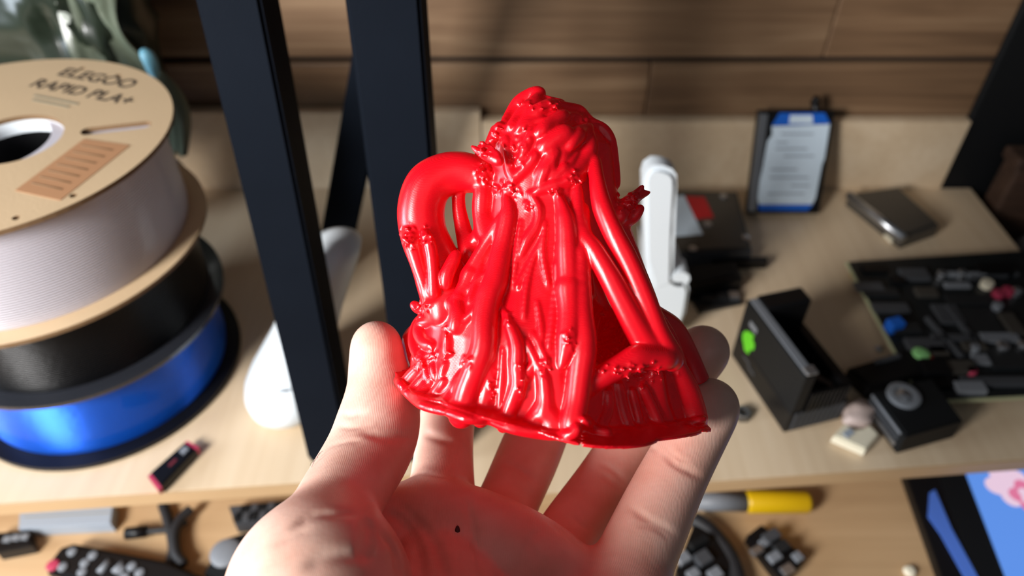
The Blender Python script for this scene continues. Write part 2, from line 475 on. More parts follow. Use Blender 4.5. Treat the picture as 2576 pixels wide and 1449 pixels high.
# ------------------------------------------------------------------ the setting: wall of planks, desk, floor
WY = 0.652
wall = struct('wall_back', box('wall_back', (0, WY + 0.022, 0.15), (1.9, 0.03, 1.9), M['groove']))
z_rows = [-0.064, 0.002, 0.068, 0.134, 0.2075, 0.274, 0.34]
for r, (z0, z1) in enumerate(zip(z_rows[:-1], z_rows[1:])):
    cuts = [-0.95] + [[-0.40, 0.10, 0.60], [-0.15, 0.40], [-0.37, 0.131, 0.62], [-0.12, 0.29], [-0.45, 0.05, 0.5], [-0.2, 0.3]][r] + [0.95]
    for a, b in zip(cuts[:-1], cuts[1:]):
        p = box('plank', ((a + b) / 2, WY + 0.0035, (z0 + z1) / 2), (b - a - 0.0007, 0.009, z1 - z0 - 0.0062), M['plank'], None, 0.0018)
        p.location = Vector(p.location) - wall.location; p.parent = wall
floor = struct('floor', box('floor', (0, 0.0, -0.78), (3.2, 3.2, 0.04), M['floor']))

# lower desk
desk = thing('desk', 'light wooden desk top below the two shelves, cluttered with small electronics', 'desk', (0, 0.33, -0.76))
box('desktop', (0, 0.0, 0.65), (1.9, 0.62, 0.02), M['desk'], desk, 0.001)
for sx in (-0.9, 0.9):
    for sy in (-0.27, 0.27):
        box('leg', (sx, sy, 0.32), (0.05, 0.05, 0.64), M['desk'], desk)

# two shelf units standing on the desk
SL = 0.081
def shelf_unit(label, xa, xb, fy, btop, bx0, bx1):
    """fy(x): front edge"""
    cx = (xa + xb) / 2
    t = thing('desk_shelf', label, 'shelf', (cx, 0.45, -0.0997))
    poly = [(xa - cx, fy(xa) - 0.45), (xb - cx, fy(xb) - 0.45), (xb - cx, 0.637 - 0.45), (xa - cx, 0.637 - 0.45)]
    prism('shelf_board', poly, 0.0877, 0.0997, M['shelf'], t, 0.0006)
    # edge band along the front
    bm = bmesh.new()
    L = math.hypot(xb - xa, fy(xb) - fy(xa)); ang = math.atan2(fy(xb) - fy(xa), xb - xa)
    a_box(bm, (0, 0, 0), (L, 0.0012, 0.0121), 0, 0.0003)
    o = b2o('edge_band', bm, M['edge'], t); o.location = (0, (fy(xa) + fy(xb)) / 2 - 0.0006 - 0.45, 0.0936); o.rotation_euler = (0, 0, ang)
    box('backboard', ((bx0 + bx1) / 2 - cx, 0.6415 - 0.45, 0.0997 + btop / 2), (bx1 - bx0, 0.012, btop), M['shelf'], t, 0.0006)
    for x in (xa + 0.012, xb - 0.012):
        box('side_panel', (x - cx, 0.09, 0.0437), (0.016, 0.19, 0.0874), M['edge'], t)
    return t
shelf_unit('left light wooden desk shelf carrying the spools, with low backboard', -0.85, -0.0306, lambda x: 0.2952 + SL * x, 0.0885, -0.85, -0.0306)
shelf_unit('right light wooden desk shelf carrying the hard drives and circuit board, with low backboard', -0.0294, 0.479, lambda x: 0.2732 + SL * x, 0.0785, -0.0294, 0.4465)

# ------------------------------------------------------------------ black steel legs
def post(label, xl, w, lean, ybot, z1, dy=0.03, slant=0.0):
    t = thing('steel_leg', label, 'leg', (xl + w / 2, ybot + dy / 2, 0.0003), group=None)
    bm = bmesh.new()
    vs = []
    for z in (0.002, z1):
        for x, y in ((-w / 2, -dy / 2), (w / 2, -dy / 2), (w / 2, dy / 2), (-w / 2, dy / 2)):
            vs.append(bm.verts.new((x + slant * z, y + lean * z, z)))
    for f in ((0, 1, 2, 3), (7, 6, 5, 4), (0, 4, 5, 1), (1, 5, 6, 2), (2, 6, 7, 3), (3, 7, 4, 0)): bm.faces.new([vs[i] for i in f])
    bmesh.ops.bevel(bm, geom=bm.edges[:], offset=0.0018, segments=3, affect='EDGES')
    b2o('tube', bm, M['steel'], t)
    box('foot_pad', (0, 0, 0.001), (w * 0.9, dy * 0.9, 0.002), M['rubber'], t)
    return t
post('left black steel leg leaning back at the shelf front, nearest the spools', -0.1434, 0.0296, 0.108, 0.299, 0.46)
post('black steel leg just left of the red print, standing at the shelf front', -0.0757, 0.0342, 0.108, 0.299, 0.46)
# rear leg slants to the right on its way up
a = ony(809, 577, 0.50); b = ony(871, 222, 0.50)
sl = (b[0] - a[0]) / (b[2] - a[2])
post('rear black steel leg slanting behind the gap between the two front legs', a[0] - sl * a[2], 0.030, 0.0, 0.50, 0.46, 0.02, sl)

# black panel behind the right end of the shelf, brown box and grey cushion
box_ = box('slate_board', (0.545, 0.6435, 0.10), (0.196, 0.008, 0.62), M['matte'], None, 0.002)
tag(box_, 'tall black board leaning against the plank wall at the right edge', 'board')
t = thing('wooden_box', 'dark brown wooden box beside the right end of the shelf', 'box', (0.575, 0.621, -0.0997))
box('side', (0, 0, 0.07), (0.16, 0.026, 0.14), M['dkwood'], t, 0.003)
box('lid', (0, 0, 0.1465), (0.168, 0.030, 0.013), M['dkwood'], t, 0.003)
bm = bmesh.new(); bmesh.ops.create_uvsphere(bm, u_segments=32, v_segments=20, radius=1)
for v in bm.verts:
    x, y, z = v.co
    f = lambda q, p: math.copysign(abs(q) ** p, q)
    v.co = (f(x, .6) * 0.07, f(y, .6) * 0.055, f(z, .8) * 0.050 + 0.004 * math.sin(5 * x + 4 * y) * (z > 0) * z)
o = b2o('cushion', bm, M['fabric'], None, True, (0.558, 0.535, -0.0492)); tag(o, 'soft grey fabric cushion at the right edge of the frame', 'cushion')

# ------------------------------------------------------------------ spools
def arc_poly(r, n, c=(0, 0), a0=0): return [(c[0] + r * math.cos(a0 + 2 * math.pi * i / n), c[1] + r * math.sin(a0 + 2 * math.pi * i / n)) for i in range(n)]
def slot_poly(p, q, r, n=8):
    p = np.array(p[:2]); q = np.array(q[:2]); ang = math.atan2(*(q - p)[::-1]); out = []
    for i in range(n + 1): out.append(tuple(q + r * np.array([math.cos(ang - math.pi / 2 + math.pi * i / n), math.sin(ang - math.pi / 2 + math.pi * i / n)])))
    for i in range(n + 1): out.append(tuple(p + r * np.array([math.cos(ang + math.pi / 2 + math.pi * i / n), math.sin(ang + math.pi / 2 + math.pi * i / n)])))
    return out
def flange(name, R, loops, z, th, m, parent, edgem=None):
    bm = bmesh.new()
    for poly in [arc_poly(R, 96)] + loops:
        vs = [bm.verts.new((x, y, z)) for x, y in poly]
        for i in range(len(vs)): bm.edges.new((vs[i], vs[(i + 1) % len(vs)]))
    bmesh.ops.triangle_fill(bm, use_beauty=True, use_dissolve=False, edges=bm.edges[:])
    # drop faces lying inside holes
    import mathutils
    def inside(pt, poly):
        c = False; j = len(poly) - 1
        for i in range(len(poly)):
            if (poly[i][1] > pt[1]) != (poly[j][1] > pt[1]) and pt[0] < (poly[j][0] - poly[i][0]) * (pt[1] - poly[i][1]) / (poly[j][1] - poly[i][1]) + poly[i][0]: c = not c
            j = i
        return c
    bad = [f for f in bm.faces if any(inside(f.calc_center_median(), l) for l in loops)]
    bmesh.ops.delete(bm, geom=bad, context='FACES')
    r = bmesh.ops.extrude_face_region(bm, geom=bm.faces[:])
    for g in r['geom']:
        if isinstance(g, bmesh.types.BMVert): g.co.z += th
    bmesh.ops.recalc_face_normals(bm, faces=bm.faces[:])
    me = bpy.data.meshes.new(name); bm.to_mesh(me); bm.free()
    me.materials.append(m)
    if edgem:
        me.materials.append(edgem)
        for p in me.polygons:
            if abs(p.normal.z) < 0.5: p.material_index = 1
    return link(name, me, m, parent)
def text_mesh(name, body, size, m, parent, loc, rz, ext=0.00012, align='LEFT', rot=None):
    cu = bpy.data.curves.new('t', 'FONT'); cu.body = body; cu.size = size; cu.extrude = ext; cu.align_x = align; cu.offset = size * 0.012
    ob = bpy.data.objects.new('t', cu); COL.objects.link(ob)
    bpy.context.view_layer.update()
    me = bpy.data.meshes.new_from_object(ob.evaluated_get(bpy.context.evaluated_depsgraph_get()))
    bpy.data.objects.remove(ob); bpy.data.curves.remove(cu)
    me.name = name
    if not me.materials: me.materials.append(m)
    else: me.materials[0] = m
    o = bpy.data.objects.new(name, me); COL.objects.link(o); o.parent = parent
    o.location = loc; o.rotation_euler = rot if rot is not None else (0, 0, rz)
    return o

# blue spool at the bottom
HUB = 0.027
cB = (-0.320, 0.392)
sp = thing('filament_spool', 'black spool wound with shiny blue filament at the bottom of the stack', 'filament spool', (cB[0], cB[1], 0.0004), group='stacked filament spools')
holes = lambda r, rr, n, a0: [arc_poly(rr, 14, (r * math.cos(a0 + 2 * math.pi * i / n), r * math.sin(a0 + 2 * math.pi * i / n))) for i in range(n)]
flange('flange', 0.100, [arc_poly(HUB, 40)], 0.0, 0.004, M['black'], sp)
flange('flange', 0.100, [arc_poly(HUB, 40)] + holes(0.093, 0.0018, 8, -1.2), 0.0685, 0.003, M['smoke'], sp)
lathe('core', [(HUB, 0.0041), (HUB + 0.002, 0.0041), (HUB + 0.002, 0.0684), (HUB, 0.0684)], M['black'], sp, 48, close=False)
lathe('filament', [(0.0295, 0.0045), (0.089, 0.0045), (0.0905, 0.012), (0.0905, 0.060), (0.0892, 0.068), (0.0295, 0.068)], M['fil_blue'], sp, 96, close=False)
# black spool in the middle
cK = (-0.310, 0.386)
sp = thing('filament_spool', 'spool of black filament between the blue one and the white one', 'filament spool', (cK[0], cK[1], 0.0724), group='stacked filament spools')
flange('flange', 0.097, [arc_poly(HUB, 40)], 0.0, 0.003, M['smoke'], sp)
flange('flange', 0.097, [arc_poly(HUB, 40)], 0.0760, 0.0025, M['black'], sp)
lathe('core', [(HUB, 0.0031), (HUB + 0.002, 0.0031), (HUB + 0.002, 0.0759), (HUB, 0.0759)], M['black'], sp, 48, close=False)
lathe('filament', [(0.0295, 0.0035), (0.0855, 0.0035), (0.087, 0.010), (0.087, 0.070), (0.086, 0.0755), (0.0295, 0.0755)], M['fil_black'], sp, 96, close=False)
# white spool on top: cardboard flanges
ZW = 0.1512; ZT = 0.2225
cW = (-0.2985, 0.3665)
sp = thing('filament_spool', 'cardboard spool wound with white filament on top of the stack', 'filament spool', (cW[0], cW[1], ZW), group='stacked filament spools')
def lw(x, y): return tuple((onz(x, y, ZT) - np.array([cW[0], cW[1], 0]))[:2])
sl_ = slot_poly(lw(222, 330), lw(362, 314), 0.0042)
smalls = [arc_poly(0.0019, 14, lw(x, y)) for x, y in ((207, 172), (297, 190), (40, 548), (184, 492))]
topf = flange('flange', 0.100, [arc_poly(0.0270, 48, lw(30, 349)), sl_] + smalls, ZT - ZW - 0.0028, 0.0028, M['card'], sp, M['cardedge'])
hole_w = [arc_poly(0.0017, 12, tuple((onz(x, y, ZW + .003) - np.array([cW[0], cW[1], 0]))[:2])) for x, y in ((165, 764), (293, 702))]
flange('flange', 0.1005, [arc_poly(0.0270, 48, lw(30, 349))] + hole_w, 0.0, 0.0028, M['card'], sp, M['cardedge'])
hc = lw(30, 349)
lathe('core', [(0.0272, 0.0029), (0.029, 0.0029), (0.029, 0.0604), (0.0272, 0.0604)], M['black'], sp, 48, (hc[0], hc[1], 0), close=False)  # black here stands in for the darkness deep in the hub hole
lathe('core_lit_top', [(0.0266, 0.0605), (0.029, 0.0605), (0.029, 0.0684), (0.0266, 0.0684)], M['white'], sp, 48, (hc[0], hc[1], 0), close=False)['label'] = 'upper end of the core coloured white as its lit part'  # light catching the top of the core, put in as a white ring
lathe('filament', [(0.032, 0.003), (0.0895, 0.003), (0.0905, 0.009), (0.0905, 0.062), (0.0895, 0.068), (0.032, 0.068)], M['fil_white'], sp, 96, close=False)
tz = ZT - ZW + 0.0001
p0 = lw(70, 216); p1 = lw(306, 262)
ang = math.atan2(p1[1] - p0[1], p1[0] - p0[0])
text_mesh('printed_text', 'RAPID PLA+', 0.0145, M['ink'], topf, (p0[0], p0[1], tz), ang)
p0 = lw(140, 188)
text_mesh('printed_text', 'ELEGOO', 0.0150, M['ink'], topf, (p0[0], p0[1], tz), ang)
p0 = lw(86, 240)
for k in range(2):
    bm = bmesh.new(); a_box(bm, (0.017, 0, 0), (0.034 - .006 * k, 0.0022, 0.0002))
    o = b2o('faint_print', bm, M['faint'], topf, loc=(p0[0] + .0035 * k * math.sin(ang), p0[1] - .0045 * k, tz)); o.rotation_euler = (0, 0, ang)
kl = prism('kraft_label', [lw(*q) for q in ((212, 350), (328, 366), (152, 505), (38, 480))], tz, tz + 0.0002, M['kraft'], sp)
for k in range(7):
    t0 = 0.12 + k * 0.12
    A = np.array(lw(212 - 174 * t0, 350 + 130 * t0)); B = np.array(lw(328 - 176 * t0, 366 + 139 * t0))
    a_, b_ = A * .88 + B * .12, A * .2 + B * .8
    tube('label_line', [(a_[0], a_[1], tz + .0002), (b_[0], b_[1], tz + .0002)], 0.0004, M['cardedge'], kl, 4)

# ------------------------------------------------------------------ green plastic bag behind the spools
def bag():
    t = thing('plastic_bag', 'crumpled dark green plastic bag standing behind the spool stack', 'bag', (-0.40, 0.575, 0.0003))
    bm = bmesh.new(); bmesh.ops.create_uvsphere(bm, u_segments=96, v_segments=64, radius=1)
    f = lambda q, p: math.copysign(abs(q) ** p, q)
    for v in bm.verts:
        x, y, z = v.co
        n = 0.5 * math.sin(9 * x + 5 * z + 2 * math.sin(4 * z)) + 0.35 * math.sin(15 * x - 11 * z + 3 * math.sin(3 * x)) + 0.25 * math.sin(23 * z + 8 * x)
        n = 1 - abs(n)
        s = 0.86 + 0.10 * n * (1 - 0.3 * abs(z))
        wdt = 0.125 + 0.004 * math.sin(8 * z)
        zz = f(z, .6) * 0.16 + 0.16; tp = np.clip((zz - 0.085) / 0.05, 0, 1); tp = tp * tp * (3 - 2 * tp); wdt *= 0.52 + 0.42 * tp
        v.co = (f(x, .55) * wdt * s - 0.02 * (1 - tp), f(y, .7) * 0.042 * (0.75 + 0.35 * n), f(z, .6) * 0.16 + 0.16)
    b2o('bag_film', bm, M['bag'], t, True)
    # pale folded flap down the right side
    bm = bmesh.new()
    N, K = 30, 10; g = []
    for i in range(N + 1):
        row = []
        for j in range(K + 1):
            u = i / N; w = j / K
            xr = 0.062 + 0.048 * w + 0.012 * (1 - u) + 0.010 * math.sin(9 * u) * w
            row.append((xr, -0.040 + 0.012 * w + 0.006 * math.sin(11 * u + 5 * w) + 0.004 * math.sin(25 * w + 9 * u), 0.100 + 0.21 * u))
        g.append(row)
    top = [[bm.verts.new(q) for q in r] for r in g]; bot = [[bm.verts.new((q[0], q[1] + .0015, q[2])) for q in r] for r in g]
    for i in range(N):
        for j in range(K):
            bm.faces.new((top[i][j], top[i][j + 1], top[i + 1][j + 1], top[i + 1][j])); bm.faces.new((bot[i][j], bot[i + 1][j], bot[i + 1][j + 1], bot[i][j + 1]))
    for i in range(N):
        bm.faces.new((top[i][0], top[i + 1][0], bot[i + 1][0], bot[i][0])); bm.faces.new((top[i][K], bot[i][K], bot[i + 1][K], top[i + 1][K]))
    for j in range(K):
        bm.faces.new((top[0][j], bot[0][j], bot[0][j + 1], top[0][j + 1])); bm.faces.new((top[N][j], top[N][j + 1], bot[N][j + 1], bot[N][j]))
    b2o('flap', bm, M['bagpale'], t, True)
    q = [ony(356, 124, 0.527), ony(376, 150, 0.527), ony(392, 196, 0.527)]
    tube('cyan_stripe', [tuple(p - np.array([-0.40, 0.575, 0.0003])) for p in spline(q, 4)], [.002, .004, .005, .0055, .0055, .0055, .005, .004, .002], M['cyan'], t, 8)
bag()

# ------------------------------------------------------------------ white teardrop gadget behind the left leg
def teardrop():
    o = (-0.170, 0.352, 0.0004)
    t = thing('teardrop_stand', 'white teardrop-shaped plastic gadget behind the left black leg', 'gadget', o)
    prof = [(0.001, 0.0), (0.020, 0.0), (0.0285, 0.005), (0.0325, 0.014), (0.0335, 0.024), (0.0315, 0.036), (0.0275, 0.050), (0.0235, 0.066), (0.0212, 0.085), (0.0200, 0.105), (0.0190, 0.124), (0.0165, 0.134), (0.009, 0.1385), (0.0008, 0.139)]
    bm = bmesh.new(); a_lathe(bm, prof, 48)
    for v in bm.verts:
        k = v.co.z / 0.139
        v.co.x += 0.056 * k ** 1.25; v.co.y += 0.030 * k
        v.co.y = v.co.y * 1.0
    b2o('body', bm, M['white'], t, True)
    tube('seam_mark', [(0.004, -0.0265, 0.046), (0.010, -0.0265, 0.046), (0.016, -0.0255, 0.046)], 0.0008, M['paper'], t, 6)
teardrop()

# ------------------------------------------------------------------ USB stick
o = onz(432, 1172, 0.008)
t = thing('usb_stick', 'black and red USB stick lying on the shelf beside the blue spool', 'usb stick', (o[0], o[1], 0.0004))
poly = pz([(370, 1196), (397, 1232), (500, 1124), (470, 1107)], 0.008, o)
P = np.array(poly)
lerp = lambda a, b, k: tuple(np.array(a) * (1 - k) + np.array(b) * k)
prism('shell', [lerp(P[0], P[3], .08), lerp(P[1], P[2], .08), lerp(P[1], P[2], .93), lerp(P[0], P[3], .93)], 0.0003, 0.008, M['black'], t, 0.001)
prism('end_cap', [P[0], P[1], lerp(P[1], P[2], .08), lerp(P[0], P[3], .08)], 0.0015, 0.0065, M['pink'], t)['label'] = 'pink end'
prism('end_cap', [lerp(P[0], P[3], .93), lerp(P[1], P[2], .93), P[2], P[3]], 0.0010, 0.007, M['pink'], t)
c_ = lambda u, w: tuple((P[0] * (1 - w) + P[1] * w) * (1 - u) + (P[3] * (1 - w) + P[2] * w) * u)
prism('red_print', [c_(.40, .42), c_(.40, .60), c_(.58, .60), c_(.58, .42)], 0.008, 0.0082, mat('dull_red', srgb(96, 30, 38), .5), t)
prism('slider', [c_(.72, .3), c_(.72, .7), c_(.86, .7), c_(.86, .3)], 0.008, 0.0092, M['grey'], t)

# ------------------------------------------------------------------ right shelf: white stand, drives
YS = 0.42
o = np.array([0.11, YS, 0.0004])
t = thing('phone_stand', 'white plastic upright stand with a rounded hook behind the red print', 'stand', tuple(o))
def side_prism(pts, y0, y1, name, m, par, bev):
    bm = bmesh.new()
    W = [ony(x, y, YS) - o for x, y in pts]
    a_ = [bm.verts.new((w[0], y0, w[2])) for w in W]
    f = bm.faces.new(a_); r = bmesh.ops.extrude_face_region(bm, geom=[f])
    for g in r['geom']:
        if isinstance(g, bmesh.types.BMVert): g.co.y = y1
    bmesh.ops.bevel(bm, geom=[e for e in bm.edges if abs(e.verts[0].co.y - e.verts[1].co.y) < 1e-6], offset=bev, segments=4, affect='EDGES')
    ob = b2o(name, bm, m, par, True); sharpen(ob.data, 50); return ob
up = [(1614, 440), (1621, 418), (1640, 405), (1665, 406), (1688, 415), (1699, 430), (1700, 455), (1694, 560), (1690, 700), (1640, 720), (1618, 640)]
side_prism(up, -0.008, 0.010, 'upright', M['white'], t, 0.0035)
zb = [(x, y) for x, y in ((1616, 640), (1690, 676), (1700, 690))]
lo = [(1622, 640), (1680, 680), (1700, 690), (1722, 690), (1732, 720), (1722, 780), (1700, 832), (1626, 838)]
side_prism(lo, -0.006, 0.040, 'base', M['white'], t, 0.003)
hk = ony(1708, 690, YS) - o
bm = bmesh.new(); a_tube(bm, [(hk[0], -0.006, hk[2]), (hk[0], 0.012, hk[2])], 0.0072, 24)
ob = b2o('hook', bm, M['white'], t, True); sharpen(ob.data)

# drive lying flat with white and red label
o = onz(1790, 570, 0.02)
dr = thing('hard_drive', 'silver hard drive lying flat with white and red label behind the white stand', 'hard drive', (o[0], o[1], 0.0004), group=None)
top = pz([(1660, 475), (1855, 478), (1893, 628), (1664, 640)], 0.02, o)
prism('casing', top, 0.001, 0.018, M['darkgrey'], dr, 0.001)
sc = lambda p, k: [(a * k, b * k) for a, b in p]
cx_, cy_ = np.mean(np.array(top), 0)
inset = [(cx_ + (a - cx_) * .93, cy_ + (b - cy_) * .93) for a, b in top]
prism('top_plate', inset, 0.018, 0.020, M['gunmetal'], dr, 0.0008)
prism('white_label', pz([(1662, 500), (1720, 492), (1768, 590), (1664, 598)], 0.0202, o), 0.0200, 0.0203, M['label'], dr)
prism('red_label', pz([(1724, 494), (1772, 496), (1796, 548), (1750, 552)], 0.0202, o), 0.0200, 0.0203, M['red'], dr)
for x, y in ((1820, 496), (1742, 628), (1876, 600), (1780, 566)):
    q = onz(x, y, 0.02) - np.array([o[0], o[1], 0])
    lathe('screw', [(0.0038, 0), (0.0038, 0.0012), (0.002, 0.0018)], M['silver'], dr, 16, (q[0], q[1], 0.0201))
box('connector', (0.02, -0.036, 0.006), (0.05, 0.006, 0.009), M['black'], dr)

# standing drive with blue and white label, leaning on the backboard
bl = onz(1876, 546, 0); brr = onz(2058, 546, 0)
tilt = math.radians(21)
o = ((bl[0] + brr[0]) / 2, bl[1] - 0.001, 0.0042)
dr = thing('hard_drive', 'laptop hard drive with white and blue label standing against the backboard', 'hard drive', o)
dw = brr[0] - bl[0]; dh = 0.1005
MT = Matrix.Rotation(-tilt, 4, 'X')
def dpart(name, c, s, m, bev=0): 
    bm = bmesh.new(); a_box(bm, c, s, 0, bev, MT); return b2o(name, bm, m, dr)
def dpoly(name, pts, m, y=-0.0003, th=0.0004):
    bm = bmesh.new(); a_prism(bm, [(x, z) for x, z in pts], 0, th)
    bmesh.ops.transform(bm, matrix=MT @ Matrix.Translation((0, y, 0)) @ Matrix.Rotation(math.pi / 2, 4, 'X'), verts=bm.verts[:])
    return b2o(name, bm, m, dr)
dpart('casing', (0, 0.0055, dh / 2), (dw, 0.009, dh), M['black'], 0.0015)
dpart('silver_edge', (-dw / 2 + 0.0045, 0.0006, dh / 2), (0.008, 0.0014, dh * .94), M['silver'])
hw = dw / 2
wl = dpoly('white_label', [(-hw * .70, .010), (hw * .76, .010), (hw * .82, .016), (hw * .86, .050), (hw * .90, .055), (hw * .90, .088), (-hw * .62, .086), (-hw * .58, .078), (-hw * .68, .072), (-hw * .72, .045), (-hw * .80, .020)], M['label'], 0.0008)
dpoly('blue_band', [(-hw * .62, .0865), (hw * .90, .0885), (hw * .72, .0985), (-hw * .46, .0985)], M['blue'], 0.0008)
dpoly('blue_band', [(-hw * .66, .0035), (hw * .66, .0035), (hw * .78, .0098), (-hw * .72, .0098)], M['blue'], 0.0008)
dpoly('pale_panel', [(-hw * .18, .0885), (hw * .45, .0885), (hw * .40, .0965), (-hw * .18, .0965)], M['label'], 0.0003, 0.0003)
for zz, x0, x1 in ((.078, -.35, .5), (.070, -.45, -.15), (.064, -.45, .4), (.057, -.2, .6), (.044, -.5, .2), (.036, -.5, .55), (.028, .1, .6), (.020, -.5, .5)):
    dpoly('label_line', [(hw * x0, zz), (hw * x1, zz), (hw * x1, zz + .0016), (hw * x0, zz + .0016)], M['paper'], 0.0003, 0.0003).parent = wl
# black antenna-like stick behind it
a_ = ony(2060, 320, 0.628); b_ = ony(2056, 248, 0.628)
t = thing('antenna', 'short black stick poking up behind the standing hard drive', 'antenna', (a_[0], 0.630, 0.0004))
tube('rod', [(0, 0, 0.0), (0, 0, a_[2]), (b_[0] - a_[0], 0, b_[2] - .006)], [.0045, .0045, .004], M['black'], t, 14)
tube('tip', [(b_[0] - a_[0], 0, b_[2] - .0058), (b_[0] - a_[0], 0, b_[2])], [.0046, .0030], M['black'], t, 14)

# metal box (drive enclosure)
o = onz(2250, 535, 0.016)
t = thing('metal_case', 'slim grey metal case with bright chrome edge lying on the shelf', 'case', (o[0], o[1], 0.0004))
top = pz([(2138, 484), (2262, 468), (2366, 562), (2276, 594)], 0.016, o)
prism('shell', top, 0.0005, 0.016, M['gunmetal'], t, 0.003)
A = np.array(top[0]); B = np.array(top[3])
tube('chrome_edge', [(A[0], A[1], 0.0125), (B[0], B[1], 0.0125)], 0.0042, M['silver'], t, 16)
q = pz([(2206, 566), (2222, 560), (2258, 598), (2244, 608)], 0.004, o)
prism('pale_tag', q, 0.0005, 0.004, M['cream'], t, 0.0005)

# ------------------------------------------------------------------ circuit board with components
o = onz(2420, 820, 0.010)
PB = o
board = thing('circuit_board', 'large black circuit board crowded with components on the right shelf', 'circuit board', (o[0], o[1], 0.0004))
PZ = 0.0095
corners = [(2130, 660), (2600, 631), (2630, 985), (2318, 1012)]
poly = [(np.array(onz(x, y, PZ)) - np.array([o[0], o[1], 0]))[:2] for x, y in corners]
poly = [tuple(p) for p in poly]
poly[1] = (0.4735 - o[0], poly[1][1]); poly[2] = (0.4735 - o[0], poly[2][1])
prism('laminate', poly, PZ - 0.002, PZ, M['pcb'], board, 0)
bm = bmesh.new()
for a_, b_ in ((poly[3], poly[0]), (poly[3], poly[2])):
    dx, dy = b_[0] - a_[0], b_[1] - a_[1]; L = math.hypot(dx, dy)
    a_box(bm, ((a_[0] + b_[0]) / 2, (a_[1] + b_[1]) / 2 , PZ - .001), (L, 0.0018, 0.0024), math.atan2(dy, dx))
b2o('board_edge', bm, M['pcbedge'], board)['label'] = 'pale bare edge of the board'
for k, (x, y) in enumerate(((2150, 668), (2318, 985), (2560, 660), (2440, 830), (2560, 960))):
    q = onz(x, y, PZ) - np.array([o[0], o[1], 0])
    qx = min(q[0], 0.4735 - o[0] - 0.006)
    lathe('standoff', [(0.003, 0.0), (0.003, PZ - .0021)], M['gold'], board, 12, (qx, q[1] + (0.003 if k in (1, 4) else -0.003), 0.0))
def comp(name, x, y, w, d, h, m, rz=0.0, bev=0.0004, z=PZ):
    q = onz(x, y, z + h * .7) - np.array([o[0], o[1], 0])
    return box(name, (q[0], q[1], z + h / 2), (w, d, h), m, board, bev, rz)
def cap(x, y, r, h, m, name='capacitor'):
    q = onz(x, y, PZ + h) - np.array([o[0], o[1], 0])
    return lathe(name, [(r, 0), (r, h * .9), (r * .85, h), (r * .2, h)], m, board, 18, (q[0], q[1], PZ))
for args in ((2200, 676, .022, .010, .003, 'black'), (2186, 722, .024, .010, .0035, 'darkgrey'), (2215, 735, .030, .009, .003, 'chip'), (2240, 775, .030, .010, .003, 'darkgrey'),
             (2300, 690, .024, .014, .004, 'darkgrey'), (2330, 735, .018, .010, .004, 'gunmetal'), (2408, 717, .022, .006, .003, 'grey'), (2500, 680, .030, .012, .006, 'black'),
             (2440, 755, .040, .012, .003, 'chip'), (2385, 790, .020, .022, .003, 'darkgrey'), (2460, 810, .034, .034, .002, 'chip'), (2545, 815, .012, .024, .004, 'gunmetal'),
             (2280, 825, .022, .010, .004, 'chip'), (2400, 850, .036, .007, .004, 'darkgrey'), (2515, 850, .030, .010, .003, 'grey'), (2330, 870, .030, .016, .004, 'darkgrey'),
             (2450, 872, .018, .008, .005, 'gunmetal'), (2360, 885, .014, .010, .004, 'gunmetal'), (2530, 900, .030, .022, .003, 'chip'), (2410, 925, .024, .012, .006, 'gunmetal'),
             (2500, 960, .050, .008, .004, 'darkgrey'), (2440, 975, .022, .010, .005, 'grey'), (2380, 960, .018, .010, .004, 'black'), (2350, 925, .020, .014, .008, 'black'),
             (2260, 705, .012, .008, .004, 'black'), (2470, 905, .014, .010, .003, 'grey'), (2290, 905, .020, .010, .003, 'chip')):
    comp('chip', *args[:5], M[args[5]])
for x, y, r, m in ((2372, 686, .0040, 'silver'), (2424, 684, .0038, 'silver'), (2486, 709, .0052, 'cream'), (2514, 735, .0050, 'pink'), (2538, 728, .0050, 'pink'), (2562, 728, .0040, 'silver'),
                   (2318, 888, .0066, 'lime'), (2525, 868, .0045, 'silver'), (2446, 930, .0040, 'pink'), (2455, 872, .0036, 'grey'), (2576, 865, .004, 'silver'), (2512, 765, .004, 'grey')):
    cap(x, y, r, .006, M[m])
comp('connector', 2252, 815, .012, .009, .010, M['blue'], 0.3)['label'] = 'blue connector'
comp('connector', 2318, 900, .016, .007, .004, M['red'], 0.1)['label'] = 'small red connector'
comp('memory_slot', 2420, 690, .040, .0035, .005, M['grey'], -.05)
# long ribs across the board
for x0, y0, x1, y1 in ((2330, 800, 2420, 900), (2380, 770, 2450, 860), (2440, 700, 2560, 690)):
    a_ = onz(x0, y0, PZ + .002) - np.array([o[0], o[1], 0]); b_ = onz(x1, y1, PZ + .002) - np.array([o[0], o[1], 0])
    a_[0] = min(a_[0], .09); b_[0] = min(b_[0], .09)
    L = math.hypot(b_[0] - a_[0], b_[1] - a_[1])
    box('memory_slot', ((a_[0] + b_[0]) / 2, (a_[1] + b_[1]) / 2, PZ + .002), (L, .004, .004), M['darkgrey'], board, .0004, math.atan2(b_[1] - a_[1], b_[0] - a_[0]))

